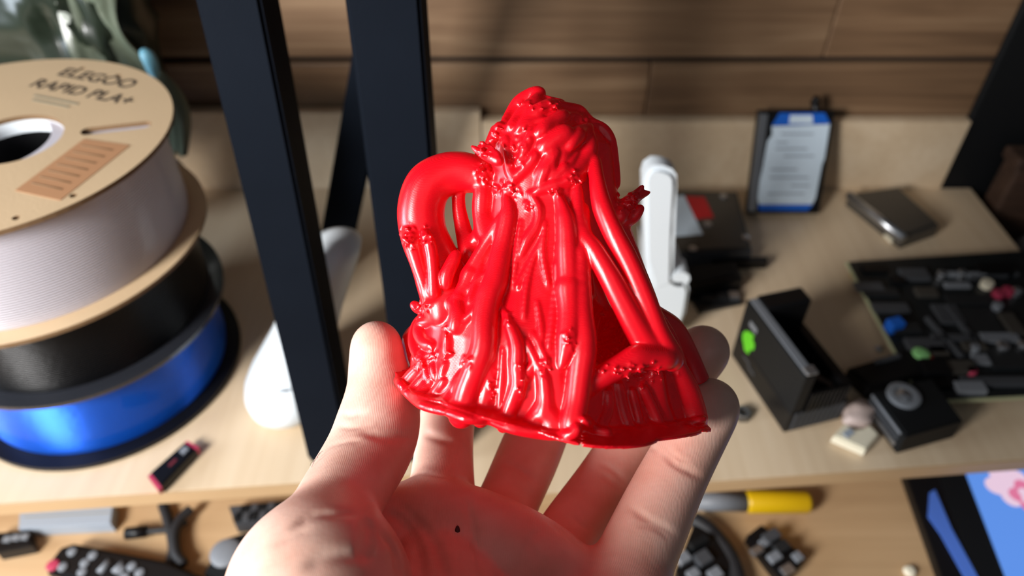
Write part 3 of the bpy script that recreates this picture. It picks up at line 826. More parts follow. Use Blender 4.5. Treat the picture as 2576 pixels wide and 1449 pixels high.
# ------------------------------------------------------------------ black dev-kit box with green logo
A = onz(1838, 893); B = onz(1970, 1090); Cc = onz(2112, 1053)
o = B.copy(); o[2] = 0.0004
kit = thing('computer_module', 'black boxy computer module with green logo and vented end beside the circuit board', 'computer', tuple(o))
ax = (A - B)[:2]; LX = np.linalg.norm(ax); ax = ax / LX
ay = np.array([ax[1], -ax[0]]);
if ay @ (Cc - B)[:2] < 0: ay = -ay
LW = abs(ay @ (Cc - B)[:2])
KM = Matrix(((ay[0], ax[0], 0, 0), (ay[1], ax[1], 0, 0), (0, 0, 1, 0), (0, 0, 0, 1)))   # local x: across, y: along
H1 = ony(2022, 952, B[1])[2]
def kbox(name, c, s, m, bev=0.0):
    bm = bmesh.new(); a_box(bm, c, s, 0, bev, KM); return b2o(name, bm, m, kit)
kbox('base', (LW / 2, LX / 2, 0.011), (LW, LX, 0.022), M['black'], .001)
kw = kbox('side_wall', (0.0045, LX / 2, H1 / 2 + .011), (0.009, LX, H1 - .022), M['matte'], .001)
kbox('rear_block', (LW * .55, LX * .90, H1 * .5 + .013), (LW * .80, LX * .2, H1 - .020), M['black'], .002)
kbox('rear_block', (LW * .90, LX * .5, .022 + .008), (LW * .16, LX * .95, .016), M['black'], .001)
kbox('edge_trim', (0.0045, LX * .5, H1 + .0006), (0.0062, LX * .96, 0.0014), M['grey'], .0004)
kbox('end_trim', (0.0055, 0.004, H1 + .0016), (0.0085, 0.0075, 0.0022), M['silver'], .0008)
for i in range(9):
    kbox('vent_fin', (0.012 + i * (LW - .016) / 9, 0.0005, 0.031), (0.0016, 0.003, 0.018 + 0.002), M['black'])
bm = bmesh.new()
for i in range(10): a_box(bm, (0.005 + i * (LW - .010) / 9, -0.0006, 0.012), (0.0016, 0.0012, 0.019), 0, 0, KM)
ob = b2o('grille', bm, M['darkgrey'], kit); ob['kind'] = 'stuff'
def kface(name, pts, m, x=-0.0002, th=0.0003):   # flat print on the side wall, pts (along, z)
    bm = bmesh.new()
    a_ = [bm.verts.new(KM @ Vector((x, p[0], p[1]))) for p in pts]; b_ = [bm.verts.new(KM @ Vector((x - th, p[0], p[1]))) for p in pts]
    n = len(pts); bm.faces.new(a_); bm.faces.new(b_[::-1])
    for i in range(n): bm.faces.new((a_[i], a_[(i + 1) % n], b_[(i + 1) % n], b_[i]))
    return b2o(name, bm, m, kit)
lu, lz = LX * .80, H1 * .50
logo = [(-.009, .002), (-.006, .007), (-.001, .010), (.004, .011), (.003, .007), (.007, .005), (.008, .000), (.004, -.004), (.004, -.009), (-.002, -.010), (-.005, -.006), (-.008, -.003)]
kface('green_logo', [(lu - a, lz + b) for a, b in logo], M['green']).parent = kw
kface('white_print', [(lu + a, lz + .0165 + b) for a, b in ((-.005, -.0025), (.005, -.0025), (.005, .0025), (-.005, .0025))], M['grey']).parent = kw
for k in range(2):
    kface('grey_print', [(lu - .004 - .008 * k + a, lz - .016 - .003 * k + b) for a, b in ((-.005, -.001), (.005, -.001), (.005, .001), (-.005, .001))], M['darkgrey']).parent = kw
# cable in its recess
q = [KM @ Vector(p) for p in ((LW * .5, LX * .75, .030), (LW * .55, LX * .5, .034), (LW * .62, LX * .3, .030), (LW * .9, LX * .12, .026))]
tube('ribbon_cable', spline(q, 6), .0024, M['dkwood'], kit, 8)

# small green strip of a board behind it
o = onz(1800, 760, .004)
t = thing('small_circuit_board', 'small dark circuit board lying between the white stand and the black module', 'circuit board', (o[0], o[1], .0004))
prism('laminate', pz([(1735, 745), (1842, 728), (1868, 762), (1760, 784)], .004, o), .001, .004, M['pcb'], t)
for x, y, w in ((1780, 752, .012), (1815, 748, .010), (1845, 745, .008)):
    q = onz(x, y, .005) - np.array([o[0], o[1], 0]); box('chip', (q[0], q[1], .0055), (w, .008, .003), M['chip' if w > .009 else 'silver'], t)
# black adapter lying behind stand
o = onz(1790, 690, .015)
t = thing('black_adapter', 'low black plastic block in the shade under the flat hard drive', 'adapter', (o[0], o[1], .0004))
prism('block', pz([(1715, 668), (1850, 655), (1870, 700), (1740, 728)], .015, o), .0003, .015, M['black'], t, .002)
prism('cover', pz([(1732, 672), (1840, 662), (1852, 692), (1748, 714)], .015, o), .015, .0162, M['matte'], t, .0005)

# ------------------------------------------------------------------ black camera module with round dial
o = onz(2300, 1000, .02)
cm = thing('action_camera', 'black camera module with round silver lens lying in front of the circuit board', 'camera', (o[0], o[1], .0004))
top = pz([(2196, 985), (2345, 950), (2424, 1058), (2280, 1098)], .021, o)
prism('body', top, .0005, .021, M['matte'], cm, .0015)
T_ = np.array(top)
q = onz(2274, 994, .023) - np.array([o[0], o[1], 0])
lathe('lens_ring', [(.0062, 0), (.0118, 0), (.0118, .0022), (.0105, .0028), (.0066, .0024)], M['grey'], cm, 36, (q[0], q[1], .0211), close=False)
lathe('lens', [(.0060, 0), (.0060, .0012), (.0045, .0026), (.0018, .0034), (.0003, .0036)], M['silver'], cm, 30, (q[0], q[1], .0212))
for zz, hh, m in ((.006, .004, 'silver'), (.0125, .003, 'darkgrey'), (.018, .0022, 'grey')):
    a_, b_ = T_[0] * .97 + T_[3] * .03, T_[0] * .1 + T_[3] * .9
    d = (T_[3] - T_[0]) / np.linalg.norm(T_[3] - T_[0]); nrm = np.array([d[1], -d[0]])
    if nrm[0] > 0: nrm = -nrm
    L = np.linalg.norm(b_ - a_); c = (a_ + b_) / 2 + nrm * .0006
    box('side_trim', (c[0], c[1], zz), (L, .0016, hh), M[m], cm, .0004, math.atan2(d[1], d[0]))
o2 = onz(2240, 925, .012)
t = thing('camera_mount', 'flat black mounting block touching the camera module from behind', 'mount', (o2[0], o2[1], .0004))
prism('block', pz([(2135, 925), (2290, 880), (2345, 935), (2190, 975)], .014, o2), .0004, .014, M['black'], t, .0015)
prism('rail', pz([(2200, 905), (2262, 888), (2268, 896), (2206, 914)], .0165, o2), .014, .0165, M['darkgrey'], t, .0005)
o3 = onz(2213, 872, .004)
ob = lathe('screw', [(.0030, 0), (.0030, .002), (.0012, .0032)], M['silver'], None, 14, (o3[0], o3[1], .0004)); tag(ob, 'tiny silver screw in the shade left of the circuit board', 'screw')

# cream connector and pinkish lump, small metal nut
o = onz(2155, 1100, .006)
t = thing('cream_connector', 'small cream plastic connector piece at the shelf front by the camera', 'connector', (o[0], o[1], .0004))
prism('housing', pz([(2096, 1096), (2124, 1066), (2152, 1080), (2172, 1078), (2188, 1070), (2210, 1092), (2178, 1132)], .008, o), .0003, .008, M['cream'], t, .001)
q = pz([(2118, 1092), (2136, 1078), (2150, 1090), (2132, 1104)], .008, o); prism('socket', q, .008, .0086, M['paper'], t)
o = onz(2160, 1040, .008)
bm = bmesh.new(); bmesh.ops.create_icosphere(bm, subdivisions=3, radius=1)
for v in bm.verts: v.co = Vector((v.co.x * .014, v.co.y * .010, v.co.z * .007)) * (1 + .12 * math.sin(6 * v.co.x + 4 * v.co.y) + .08 * math.sin(9 * v.co.z + 5 * v.co.x))
ob = b2o('earplug', bm, mat('pinkish_rubber', srgb(196, 176, 168), .6), None, True, (o[0], o[1], .0075)); ob.rotation_euler = (0, 0, .7); tag(ob, 'pinkish grey rubber lump between the black module and the camera', 'rubber piece')
o = onz(1868, 1040, .004)
t = thing('hex_nut', 'little metal nut on the shelf right of the little finger', 'nut', (o[0], o[1], .0004))
lathe('nut', [(.0032, 0), (.0062, 0), (.0062, .005), (.0032, .005)], M['gunmetal'], t, 6, close=False, smooth=False)
lathe('washer', [(.0032, .0051), (.0055, .0051), (.0055, .006), (.0032, .006)], M['silver'], t, 20, close=False)

# ------------------------------------------------------------------ lower desk things
ZD = -0.0997
def od(x, y, h=0.0): q = onz(x, y, ZD + h); return q
def pd(pts, h, o): return [tuple((od(x, y, h) - o)[:2]) for x, y in pts]
# remote control
o = od(290, 1410, .018)
t = thing('remote_control', 'long black remote control with pink power button lying on the lower desk', 'remote control', (o[0], o[1], ZD))
body = pd([(116, 1438), (126, 1405), (150, 1374), (182, 1364), (420, 1410), (560, 1470), (520, 1545), (330, 1505)], .018, o)
prism('shell', body, .0005, .018, M['black'], t, .003)
def btn(x, y, r, m, name='button'):
    q = od(x, y, .0195) - o; lathe(name, [(r, 0), (r, .0012), (r * .7, .0017)], M[m], t, 16, (q[0], q[1], .0180))
btn(131, 1421, .0046, 'pink', 'power_button')
for x, y in ((180, 1387), (156, 1425), (212, 1415), (205, 1438), (232, 1396), (300, 1432), (330, 1424), (350, 1440), (312, 1450), (282, 1468)): btn(x, y, .0034, 'grey')
for x0, y0, x1, y1 in ((248, 1440, 275, 1410), (285, 1440, 310, 1415)):
    a_ = od(x0, y0, .019) - o; b_ = od(x1, y1, .019) - o
    tube('rocker', [(a_[0], a_[1], .0182), (b_[0], b_[1], .0182)], .0026, M['grey'], t, 8)
# white box under shelf
o = od(165, 1300, .012)
t = thing('pale_box', 'flat pale grey paper box under the left shelf edge', 'box', (o[0], o[1], ZD))
prism('carton', pd([(50, 1280), (285, 1268), (278, 1318), (46, 1330)], .012, o), .0003, .012, M['paper'], t, .0006)
prism('lid_seam', pd([(60, 1300), (276, 1288), (276, 1290), (60, 1302)], .0122, o), .012, .0123, M['faint'], t)
# component block at far left
o = od(40, 1355, .012)
t = thing('black_connector_block', 'small black electronic part at the lower left corner beside the remote', 'electronic part', (o[0], o[1], ZD))
prism('block', pd([(-20, 1340), (72, 1333), (80, 1372), (-10, 1390)], .012, o), .0003, .012, M['black'], t, .001)
for x, y in ((18, 1356), (40, 1352), (62, 1350)):
    q = od(x, y, .013) - o; box('contact', (q[0], q[1], .0128), (.006, .005, .0018), M['grey'], t, .0004)
# cables
def cable(label, pts, r, h0=.004, m='rubber', plug=None):
    W = [od(x, y, h0) for x, y in pts]; o = W[0].copy(); o[2] = ZD
    t = thing('cable', label, 'cable', tuple(o))
    tube('cord', [tuple(w - o) for w in spline(W, 8)], r, M[m], t, 10)
    if plug:
        a_ = W[-1] - o; d = (W[-1] - W[-2]); d = d / np.linalg.norm(d)
        tube('plug', [tuple(a_ + [0, 0, .0003]), tuple(a_ + d * plug + [0, 0, .0003])], r * 1.7, M['black'], t, 10)
cable('thin black cable on the lower desk ending in a tapered plug', [(470, 1310), (430, 1330), (370, 1337)], .0028, .006, plug=.016)
cable('black cable curling down from under the left shelf', [(410, 1270), (420, 1300), (432, 1345), (436, 1385), (425, 1430)], .0042, .005)
cable('black cable bending beside the thumb on the lower desk', [(480, 1280), (455, 1305), (440, 1340), (443, 1390), (462, 1420)], .0040, .009)
# bluish black part beside thumb + black gadget below
o = od(650, 1285, .015)
t = thing('dark_keypad', 'dark bluish keypad under the shelf edge beside the thumb', 'keypad', (o[0], o[1], ZD))
prism('base', pd([(575, 1272), (720, 1258), (724, 1298), (590, 1318)], .014, o), .0003, .014, M['darkgrey'], t, .001)
for i in range(6):
    for j in range(2):
        x = 598 + i * 21; y = 1283 - i * 2.0 + j * 17
        q = od(x, y, .016) - o; box('key', (q[0], q[1], .0155), (.0055, .0075, .003), M['matte' if (i + j) % 2 else 'darkgrey'], t, .0005)
o = od(580, 1400, .012)
t = thing('earbud_case', 'black and grey gadget next to the wrist on the lower desk', 'gadget', (o[0], o[1], ZD))
prism('body', pd([(510, 1440), (560, 1352), (618, 1335), (660, 1400), (600, 1480)], .016, o), .0003, .016, M['matte'], t, .003)
q = od(566, 1388, .019) - o
lathe('dial', [(.0115, 0), (.0115, .002), (.009, .0035), (.002, .004)], M['grey'], t, 24, (q[0], q[1], .0161))
tube('lead', [tuple(od(x, y, .004) - o + [0, 0, 0]) for x, y in ((585, 1338), (600, 1315), (604, 1296))], .0024, M['rubber'], t, 8)
# yellow knife
o = od(1900, 1262, .012)
t = thing('screwdriver', 'screwdriver with yellow handle and grey sleeve under the right shelf edge', 'screwdriver', (o[0], o[1], ZD))
a_ = od(1876, 1263, .010) - o; b_ = od(2036, 1263, .010) - o; c_2 = od(1740, 1262, .010) - o
tube('handle', [(a_[0], a_[1], .0102), (a_[0] + .003, a_[1], .0102), (b_[0] - .003, b_[1], .0102), (b_[0], b_[1], .0102)], [.0080, .0092, .0092, .0075], M['yellow'], t, 20)
tube('sleeve', [(c_2[0], c_2[1], .0102), (a_[0], a_[1], .0102)], [.0070, .0080], M['grey'], t, 20)
tube('shaft', [(c_2[0] - .06, c_2[1] - .002, .0102), (c_2[0], c_2[1], .0102)], .0035, M['silver'], t, 12)
# electronic module with shiny bits
def modboard(name, label, poly, h, o, bits, m='black'):
    t = thing(name, label, 'electronic part', (o[0], o[1], ZD))
    prism('base', pd(poly, h, o), .0003, h, M[m], t, .0015)
    for x, y, w, d, hh, mm in bits:
        q = od(x, y, h + hh) - o; box('component', (q[0], q[1], h + hh / 2 - .0002), (w, d, hh), M[mm], t, .0005, .5)
modboard('relay_board', 'black module with shiny bits lying right of the little finger on the lower desk', [(1880, 1345), (1916, 1318), (2030, 1400), (1985, 1452), (1960, 1450)], .012, od(1950, 1390, .012),
         [(1905, 1382, .010, .006, .004, 'silver'), (1942, 1345, .014, .008, .004, 'darkgrey'), (1950, 1398, .010, .007, .004, 'grey'), (1982, 1430, .010, .007, .003, 'silver'), (2008, 1398, .007, .007, .003, 'grey'), (1968, 1372, .012, .008, .005, 'chip'), (1925, 1362, .008, .006, .003, 'grey')])
modboard('heat_sink', 'dark finned block half hidden behind the little finger', [(1700, 1430), (1745, 1320), (1800, 1345), (1840, 1420), (1800, 1500), (1720, 1500)], .014, od(1770, 1410, .014),
         [(1720, 1400, .010, .008, .005, 'grey'), (1745, 1440, .009, .007, .004, 'grey'), (1770, 1400, .012, .010, .006, 'darkgrey'), (1800, 1440, .010, .008, .004, 'grey'), (1760, 1360, .016, .006, .008, 'matte')])
cable('thick black cable running down between the module and the finned block', [(1745, 1305), (1790, 1340), (1830, 1390), (1850, 1440), (1862, 1490)], .0065, .008)
o = od(2288, 1438, .002)
ob = lathe('bead', [(.0035, 0), (.0048, .002), (.0035, .0045), (.001, .005)], M['cream'], None, 14, (o[0], o[1], ZD)); tag(ob, 'tiny pale bead on the bare desk left of the tablet', 'bead')

# tablet with lit screen
o = od(2500, 1330, .008)
t = thing('tablet', 'black tablet with lit blue screen showing pink and white blossom', 'tablet', (o[0], o[1], ZD))
S0, S1 = od(2262, 1206, .010), od(2408, 1460, .010)
def tpoly(x0, x1, y0, y1, xa=None):
    f = lambda y, off: (np.interp(y, [1206, 1460], [2262, 2408]) + off)
    return [tuple((od(f(y0, x0), y0, .010) - o)[:2]), tuple((od(f(y0, x1), y0, .010) - o)[:2]), tuple((od(f(y1, x1), y1, .010) - o)[:2]), tuple((od(f(y1, x0), y1, .010) - o)[:2])]
prism('shell', tpoly(0, 640, 1150, 1560), .0005, .010, M['black'], t, .0008)
prism('bezel', tpoly(82, 630, 1152, 1550), .010, .0108, M['matte'], t, .0003)
f0 = lambda y: np.interp(y, [1206, 1460], [2262, 2408])
rim = [(2338, 1240), (2352, 1232), (2394, 1330), (2470, 1470), (2440, 1478), (2366, 1345), (2334, 1300)]
prism('blue_rim', [tuple((od(x, y, .0112) - o)[:2]) for x, y in rim], .0108, .0114, M['strip'], t, .0001)['label'] = 'blue strip along the bezel'
scr = prism('screen', tpoly(152, 620, 1156, 1540), .0109, .0113, M['screen'], t)
def blossom(cx, cy, R, m, h, n=5, ph=0):
    bm = bmesh.new(); c = od(cx, cy, .0113) - o
    pts = []
    for i in range(60):
        a_ = 2 * math.pi * i / 60; r = R * (0.72 + 0.28 * abs(math.sin(n * a_ / 2 + ph)))
        pts.append((c[0] + r * math.cos(a_), c[1] + r * math.sin(a_)))
    a_prism(bm, pts, h, h + .0001); b2o('blossom', bm, m, scr)
blossom(2540, 1222, .020, M['petal'], .0114)
blossom(2590, 1250, .016, M['petalpink'], .0116, 5, .5)
blossom(2590, 1250, .009, M['petal'], .0118, 4, .2)
# ------------------------------------------------------------------ the hand
def make_hand():
    h = Field((-0.098, -0.150, 0.125), (0.094, 0.004, 0.300), 0.0007)
    def chain(js, k=.004, seg=5):
        P = spline([(x, y, d) for x, y, d, r in js], seg)
        r = spline([(r, 0) for *_, r in js], seg)[:, 0]
        return np.array([cp(*p) for p in P]), r * P[:, 2] / F_PX
    palm = [
        [(1100, 2150, .150, 250), (1085, 1900, .170, 215), (1110, 1560, .212, 150), (1120, 1360, .240, 92)],
        [(1130, 2150, .150, 250), (1160, 1900, .172, 200), (1210, 1600, .218, 140), (1245, 1400, .243, 92)],
        [(1180, 2150, .150, 230), (1260, 1900, .172, 190), (1340, 1650, .213, 140), (1388, 1475, .238, 96)],
        [(1230, 2150, .150, 210), (1360, 1900, .168, 190), (1470, 1700, .200, 150), (1570, 1530, .218, 110)],
    ]
    thenar = [(1040, 2100, .150, 230), (890, 1800, .165, 205), (806, 1560, .184, 182), (802, 1455, .190, 176)]
    for c in palm: h.add(*chain(c), k=.009)
    h.add(*chain(thenar), k=.009)
    # webbing between thumb root and palm
    h.add(*chain([(890, 1640, .195, 110), (1010, 1590, .209, 100), (1120, 1520, .224, 90)]), k=.012)
    h.add(*chain([(860, 1470, .216, 84), (955, 1360, .232, 80), (1060, 1290, .240, 74)]), k=.006)
    # pads along the top ridge of the palm
    h.add(*chain([(1100, 1292, .234, 66), (1230, 1350, .230, 70), (1330, 1404, .226, 72), (1425, 1470, .219, 70)]), k=.008)
    palmF = h.F.copy()
    fingers = {
        'thumb': ([(808, 1470, .188, 168), (820, 1370, .196, 124), (850, 1270, .208, 106), (925, 1140, .226, 104), (953, 1060, .233, 100), (958, 985, .238, 82), (950, 920, .241, 68), (947, 868, .242, 61)], .006),
        'index': ([(1112, 1320, .240, 88), (1112, 1230, .252, 80), (1118, 1120, .264, 70), (1128, 1030, .272, 66), (1140, 930, .275, 62), (1150, 850, .272, 56)], .006),
        'middle': ([(1240, 1350, .245, 86), (1275, 1270, .258, 76), (1328, 1150, .272, 76), (1372, 1040, .280, 72), (1410, 940, .280, 66), (1440, 860, .276, 58)], .005),
        'ring': ([(1390, 1430, .240, 88), (1436, 1340, .252, 80), (1520, 1222, .264, 76), (1608, 1090, .272, 72), (1700, 965, .272, 68), (1768, 884, .268, 66)], .005),
        'pinky': ([(1568, 1520, .216, 104), (1585, 1440, .222, 98), (1640, 1312, .232, 90), (1690, 1205, .240, 82), (1748, 1095, .247, 76), (1785, 1024, .250, 73)], .005),
    }
    out = palmF.copy()
    for nm, (js, k) in fingers.items():
        h.F = palmF.copy()
        P, r = chain(js, seg=7)
        g = Field.__new__(Field); g.__dict__.update(h.__dict__); g.F = np.full_like(palmF, 0.02)
        g.add(P, r, .001, pad=.012)
        kk = np.maximum(k - np.abs(palmF - g.F), 0) / k
        out = np.minimum(out, np.minimum(palmF, g.F) - kk * kk * k / 4)
    h.F = out
    base = out.copy()
    h.G = np.zeros_like(out)
    K7 = lambda *p: [(580 + x / 2.103, 760 + y / 2.103) for x, y in p]
    K8 = lambda *p: [(1160 + x / 2.9625, 960 + y / 2.9625) for x, y in p]
    def crease(pts, amp, wd):
        P = spline(pts, 7); Q = []
        for x, y in P:
            q = h.hit(x, y)
            if q is not None: Q.append(cp(x, y, q))
        for i in range(len(Q) - 1):
            if np.linalg.norm(Q[i + 1] - Q[i]) < .006:
                h.groove(np.array(Q[i:i + 2]), amp * min(1, (i + .4) / 4, (len(Q) - 1.6 - i + .4) / 4), wd)
    for pts, a, w in [
        (K7((690, 690), (820, 715), (1000, 705)), .0009, .0012), (K7((580, 590), (640, 600), (720, 585)), .0005, .0008), (K7((565, 655), (640, 665), (740, 650)), .0005, .0008),
        (K7((515, 770), (600, 740), (700, 735)), .0005, .0009),
        (K7((330, 1190), (440, 1128), (560, 1122), (725, 1114)), .0009, .0012), (K7((230, 1290), (330, 1235), (430, 1190)), .0004, .0009),
        (K7((735, 1150), (738, 1210), (725, 1280), (700, 1345)), .0040, .0016), (K7((700, 1345), (600, 1340), (500, 1350), (400, 1400)), .0008, .0016),
        (K7((790, 1215), (850, 1280), (880, 1350), (892, 1460)), .0016, .0013), (K7((830, 1120), (900, 1150), (960, 1220), (1000, 1330), (1012, 1460)), .0018, .0013), (K7((900, 1080), (1050, 1230), (1110, 1350), (1140, 1460)), .0020, .0013),
        (K7((1250, 1030), (1280, 1200), (1340, 1460)), .0014, .0012), (K7((880, 960), (1000, 905), (1150, 930)), .0007, .0012),
        (K7((1020, 692), (1090, 715), (1180, 742)), .0014, .0013),
        (K8((310, 590), (420, 650), (550, 740)), .0012, .0012), (K8((340, 630), (450, 690), (545, 765)), .0006, .0008),
        (K8((1040, 605), (1130, 660), (1235, 760)), .0010, .0009), (K8((1050, 695), (1130, 750), (1200, 795)), .0010, .0009), (K8((800, 990), (880, 1060), (970, 1110)), .0007, .001), (K8((1290, 400), (1400, 470), (1480, 540)), .0005, .0008),
        (K8((1510, 535), (1620, 630), (1790, 710)), .0011, .0010), (K8((1530, 505), (1600, 560), (1700, 620)), .0006, .0007), (K8((1260, 935), (1400, 1030), (1590, 1130)), .0011, .0010), (K8((1320, 1060), (1440, 1090), (1550, 1155)), .0007, .0008),
        (K8((640, 1030), (800, 1150), (915, 1240)), .0008, .0012), (K8((560, 1340), (520, 1200), (600, 1080)), .0005, .0010)]:
        crease(pts, a, w)
    h.F = (out + h.G).astype(np.float32)
    me = h.mesh('hand', 3)
    o = link('hand', me, M['skin'])
    tag(o, 'bare left hand held palm up, thumb and fingers cradling the red print', 'hand')
    # thumbnail: curved plate on the outer side of the thumb tip
    c = cp(900, 884, .2465)
    bm = bmesh.new(); N = 12; g = []
    for i in range(N + 1):
        row = []
        for j in range(N + 1):
            s_ = (i / N - .5) * 2; t_ = (j / N - .5) * 2
            # square to superellipse
            xx = s_ * math.sqrt(1 - t_ * t_ / 2); yy = t_ * math.sqrt(1 - s_ * s_ / 2)
            dep = xx * .0046; up_ = yy * .0052
            out_ = -.0008 + .0014 * xx * xx + .0004 * yy * yy
            row.append(cp(0, 0, 0) * 0 + c + np.array([out_ - up_ * .02, up_, dep]))
        g.append(row)
    A = [[bm.verts.new(c2w(q)[0]) for q in r] for r in g]
    B = [[bm.verts.new(c2w(q + np.array([.0009, 0, 0]))[0]) for q in r] for r in g]
    for i in range(N):
        for j in range(N):
            bm.faces.new((A[i][j], A[i][j + 1], A[i + 1][j + 1], A[i + 1][j])); bm.faces.new((B[i][j], B[i + 1][j], B[i + 1][j + 1], B[i][j + 1]))
    for i in range(N):
        for (p, q) in (((i, 0), (i + 1, 0)), ((i + 1, N), (i, N)), ((0, i + 1), (0, i)), ((N, i), (N, i + 1))):
            bm.faces.new((A[p[0]][p[1]], A[q[0]][q[1]], B[q[0]][q[1]], B[p[0]][p[1]]))
    b2o('thumbnail', bm, M['nail'], o, True)
    # dark spot in the palm
    q = h.hit(1151, 1337)
    if q:
        bm = bmesh.new(); bmesh.ops.create_icosphere(bm, subdivisions=2, radius=1)
        cc = cp(1151, 1337, q)
        for v in bm.verts: v.co = Vector(c2w(cc + np.array([v.co.x * .0008, v.co.y * .0018, v.co.z * .0005]))[0])
        b2o('mole', bm, M['mole'], o, True)['label'] = 'small dark spot'
    # a few short hairs at the thumb root
    bm = bmesh.new()
    for x, y, x2, y2 in ((806, 1140, 788, 1168), (800, 1150, 784, 1176), (792, 1158, 780, 1172), (812, 1134, 798, 1152)):
        q = (h.hit(x + 10, y + 10) or .22)
        a_tube(bm, [c2w(cp(x, y, q))[0], c2w(cp((x + x2) / 2 - 4, (y + y2) / 2, q))[0], c2w(cp(x2, y2, q))[0]], .00005, 5)
    ob = b2o('hair', bm, M['hair'], o); ob['kind'] = 'stuff'
    return o, h
hand, hand_f = make_hand()

# ------------------------------------------------------------------ the red print: core, folds, struts, ruffles sculpted as one field
def make_print():
    f = Field((-0.050, -0.066, 0.180), (0.084, 0.082, 0.284), 0.0004)
    O = cp(1388, 990, 0.235)
    V = np.array([0.155, 0.982, -0.105]); V /= np.linalg.norm(V)
    U = np.array([0.988, -0.155, 0.0]); U -= V * (U @ V); U /= np.linalg.norm(U)
    Wv = np.cross(U, V)
    if Wv[2] > 0: Wv = -Wv                       # towards the viewer
    tab = [(1010, 1388, 356), (990, 1388, 352), (970, 1386, 344), (940, 1383, 338), (900, 1385, 330), (850, 1388, 318), (800, 1392, 296), (740, 1396, 258), (690, 1400, 232), (650, 1402, 214),
           (600, 1400, 198), (560, 1396, 186), (520, 1388, 174), (480, 1380, 166), (440, 1378, 160), (400, 1378, 156), (360, 1384, 146), (336, 1388, 116), (308, 1387, 92), (286, 1382, 62), (274, 1374, 34)]
    vv, cu, hu = [], [], []
    for y, xc, hw in tab:
        v = (990 - y) * 0.235 / F_PX / 0.98
        for _ in range(3):
            d = (O + V * v)[2]; v = (cp(1385, y, d)[1] - O[1]) / V[1]
        d = (O + V * v)[2]
        q = cp(xc, y, d) - O
        vv.append(v); cu.append(q @ U); hu.append(hw * d / F_PX)
    vv, cu, hu = map(np.array, (vv, cu, hu))
    X, Y, Z = f.ax[0][:, None, None], f.ax[1][None, :, None], f.ax[2][None, None, :]
    dot = lambda a: ((X - O[0]) * a[0] + (Y - O[1]) * a[1] + (Z - O[2]) * a[2]).astype(np.float32)
    v = dot(V); u = dot(U); w = dot(Wv)
    CU = np.interp(v, vv, cu).astype(np.float32); HU = np.interp(v, vv, hu).astype(np.float32)
    st = np.clip((u - CU) / HU * 2.6 - 0.50, 0, 1); st = st * st * (3 - 2 * st)
    HW = HU * (0.80 - 0.22 * st)
    u -= CU
    th = np.arctan2(u / HU, w / HW)
    R = np.sqrt((u / HU) ** 2 + (w / HW) ** 2)
    fade = np.clip((HU - 0.008) / 0.03, 0, 1)
    fold = (0.5 * np.sin(9 * th + 60 * v + 1.0) + 0.35 * np.sin(15 * th - 45 * v + 2 * np.sin(90 * v)) + 0.3 * np.sin(23 * th + 110 * v) + 0.25 * np.sin(5 * th + 140 * v + .6))
    d = (R - 1) * HW * 0.9 - fold * 0.0010 * fade * np.clip((0.062 - v) / 0.03, 0, 1) - 0.0006
    d = np.maximum(d, -(v + 0.0005)); d = np.maximum(d, v - vv[-1] - 0.001)
    del fade, fold, HW
    f.F = np.clip(d, -0.02, 0.02).astype(np.float32)
    # thin scalloped brim
    rb = HU * 0 + hu[1]
    brim = np.sqrt(u ** 2 + (w * 1.12) ** 2) - (rb + 0.0022 + 0.0030 * np.abs(np.sin(5.5 * th + .6)) + 0.0010 * np.sin(7 * th))
    brim = np.maximum(brim, np.abs(v + 0.0004 + 0.0010 * np.sin(5 * th + 1)) - 0.00050)
    del R, th, CU, HU, X, Y, Z, rb, u, w, v
    core = f.F.copy()
    C1 = lambda *p: [(960 + x / 2.786, 200 + y / 2.786) for x, y in p]
    C2 = lambda *p: [(1300 + x / 2.786, 200 + y / 2.786) for x, y in p]
    C3 = lambda *p: [(980 + x / 3.15, 680 + y / 3.15) for x, y in p]
    C4 = lambda *p: [(1360 + x / 2.898, 640 + y / 2.898) for x, y in p]
    axis_d = lambda y: float(np.interp(y, [262, 1008], [0.2210, 0.235]))
    todo = []
    def strand(pts, r, sink=0.05, k=0.0008, dd=0.0, seg=6):
        P = spline(pts, seg); n = len(P)
        r_ = np.interp(np.linspace(0, 1, n), np.linspace(0, 1, len(r)), r) if hasattr(r, '__len__') else np.full(n, float(r))
        dep = np.array([h if (h := f.hit(x, y)) is not None else np.nan for x, y in P])
        ok = ~np.isnan(dep)
        if ok.any(): dep = np.interp(np.arange(n), np.nonzero(ok)[0], dep[ok])
        else: dep = np.array([axis_d(y) for _, y in P])
        for _ in range(3):
            dep = np.r_[dep[0], (dep[:-2] + dep[1:-1] * 2 + dep[2:]) / 4, dep[-1]] if n > 2 else dep
        rm = r_ * dep / F_PX
        todo.append((np.array([cp(x, y, q + m * sink + dd) for (x, y), q, m in zip(P, dep, rm)]), rm, k))
    def free(pts, r, deps, k=0.0016, seg=6):
        P = spline([(x, y, q) for (x, y), q in zip(pts, deps)], seg); n = len(P)
        r_ = np.interp(np.linspace(0, 1, n), np.linspace(0, 1, len(r)), r) if hasattr(r, '__len__') else np.full(n, float(r))
        todo.append((np.array([cp(*p) for p in P]), r_ * P[:, 2] / F_PX, k))
    # long ridges down the front
    strand(C1((870, 830), (890, 900), (880, 1000), (840, 1200), (800, 1400)) + C3((790, 200), (750, 400), (742, 600), (690, 760), (620, 950), (570, 1150)), [8, 20, 27, 29, 30, 31, 33], -.35)
    strand(C1((840, 990), (720, 1180), (600, 1380)) + C3((640, 20), (560, 200), (545, 240)), 17, -.2)
    strand(C1((720, 1020), (600, 1250), (500, 1420)) + C3((480, 200), (420, 220)), [18, 24, 20], -.2)
    strand(C1((870, 420), (880, 520), (900, 640), (930, 700), (880, 790)), 11)
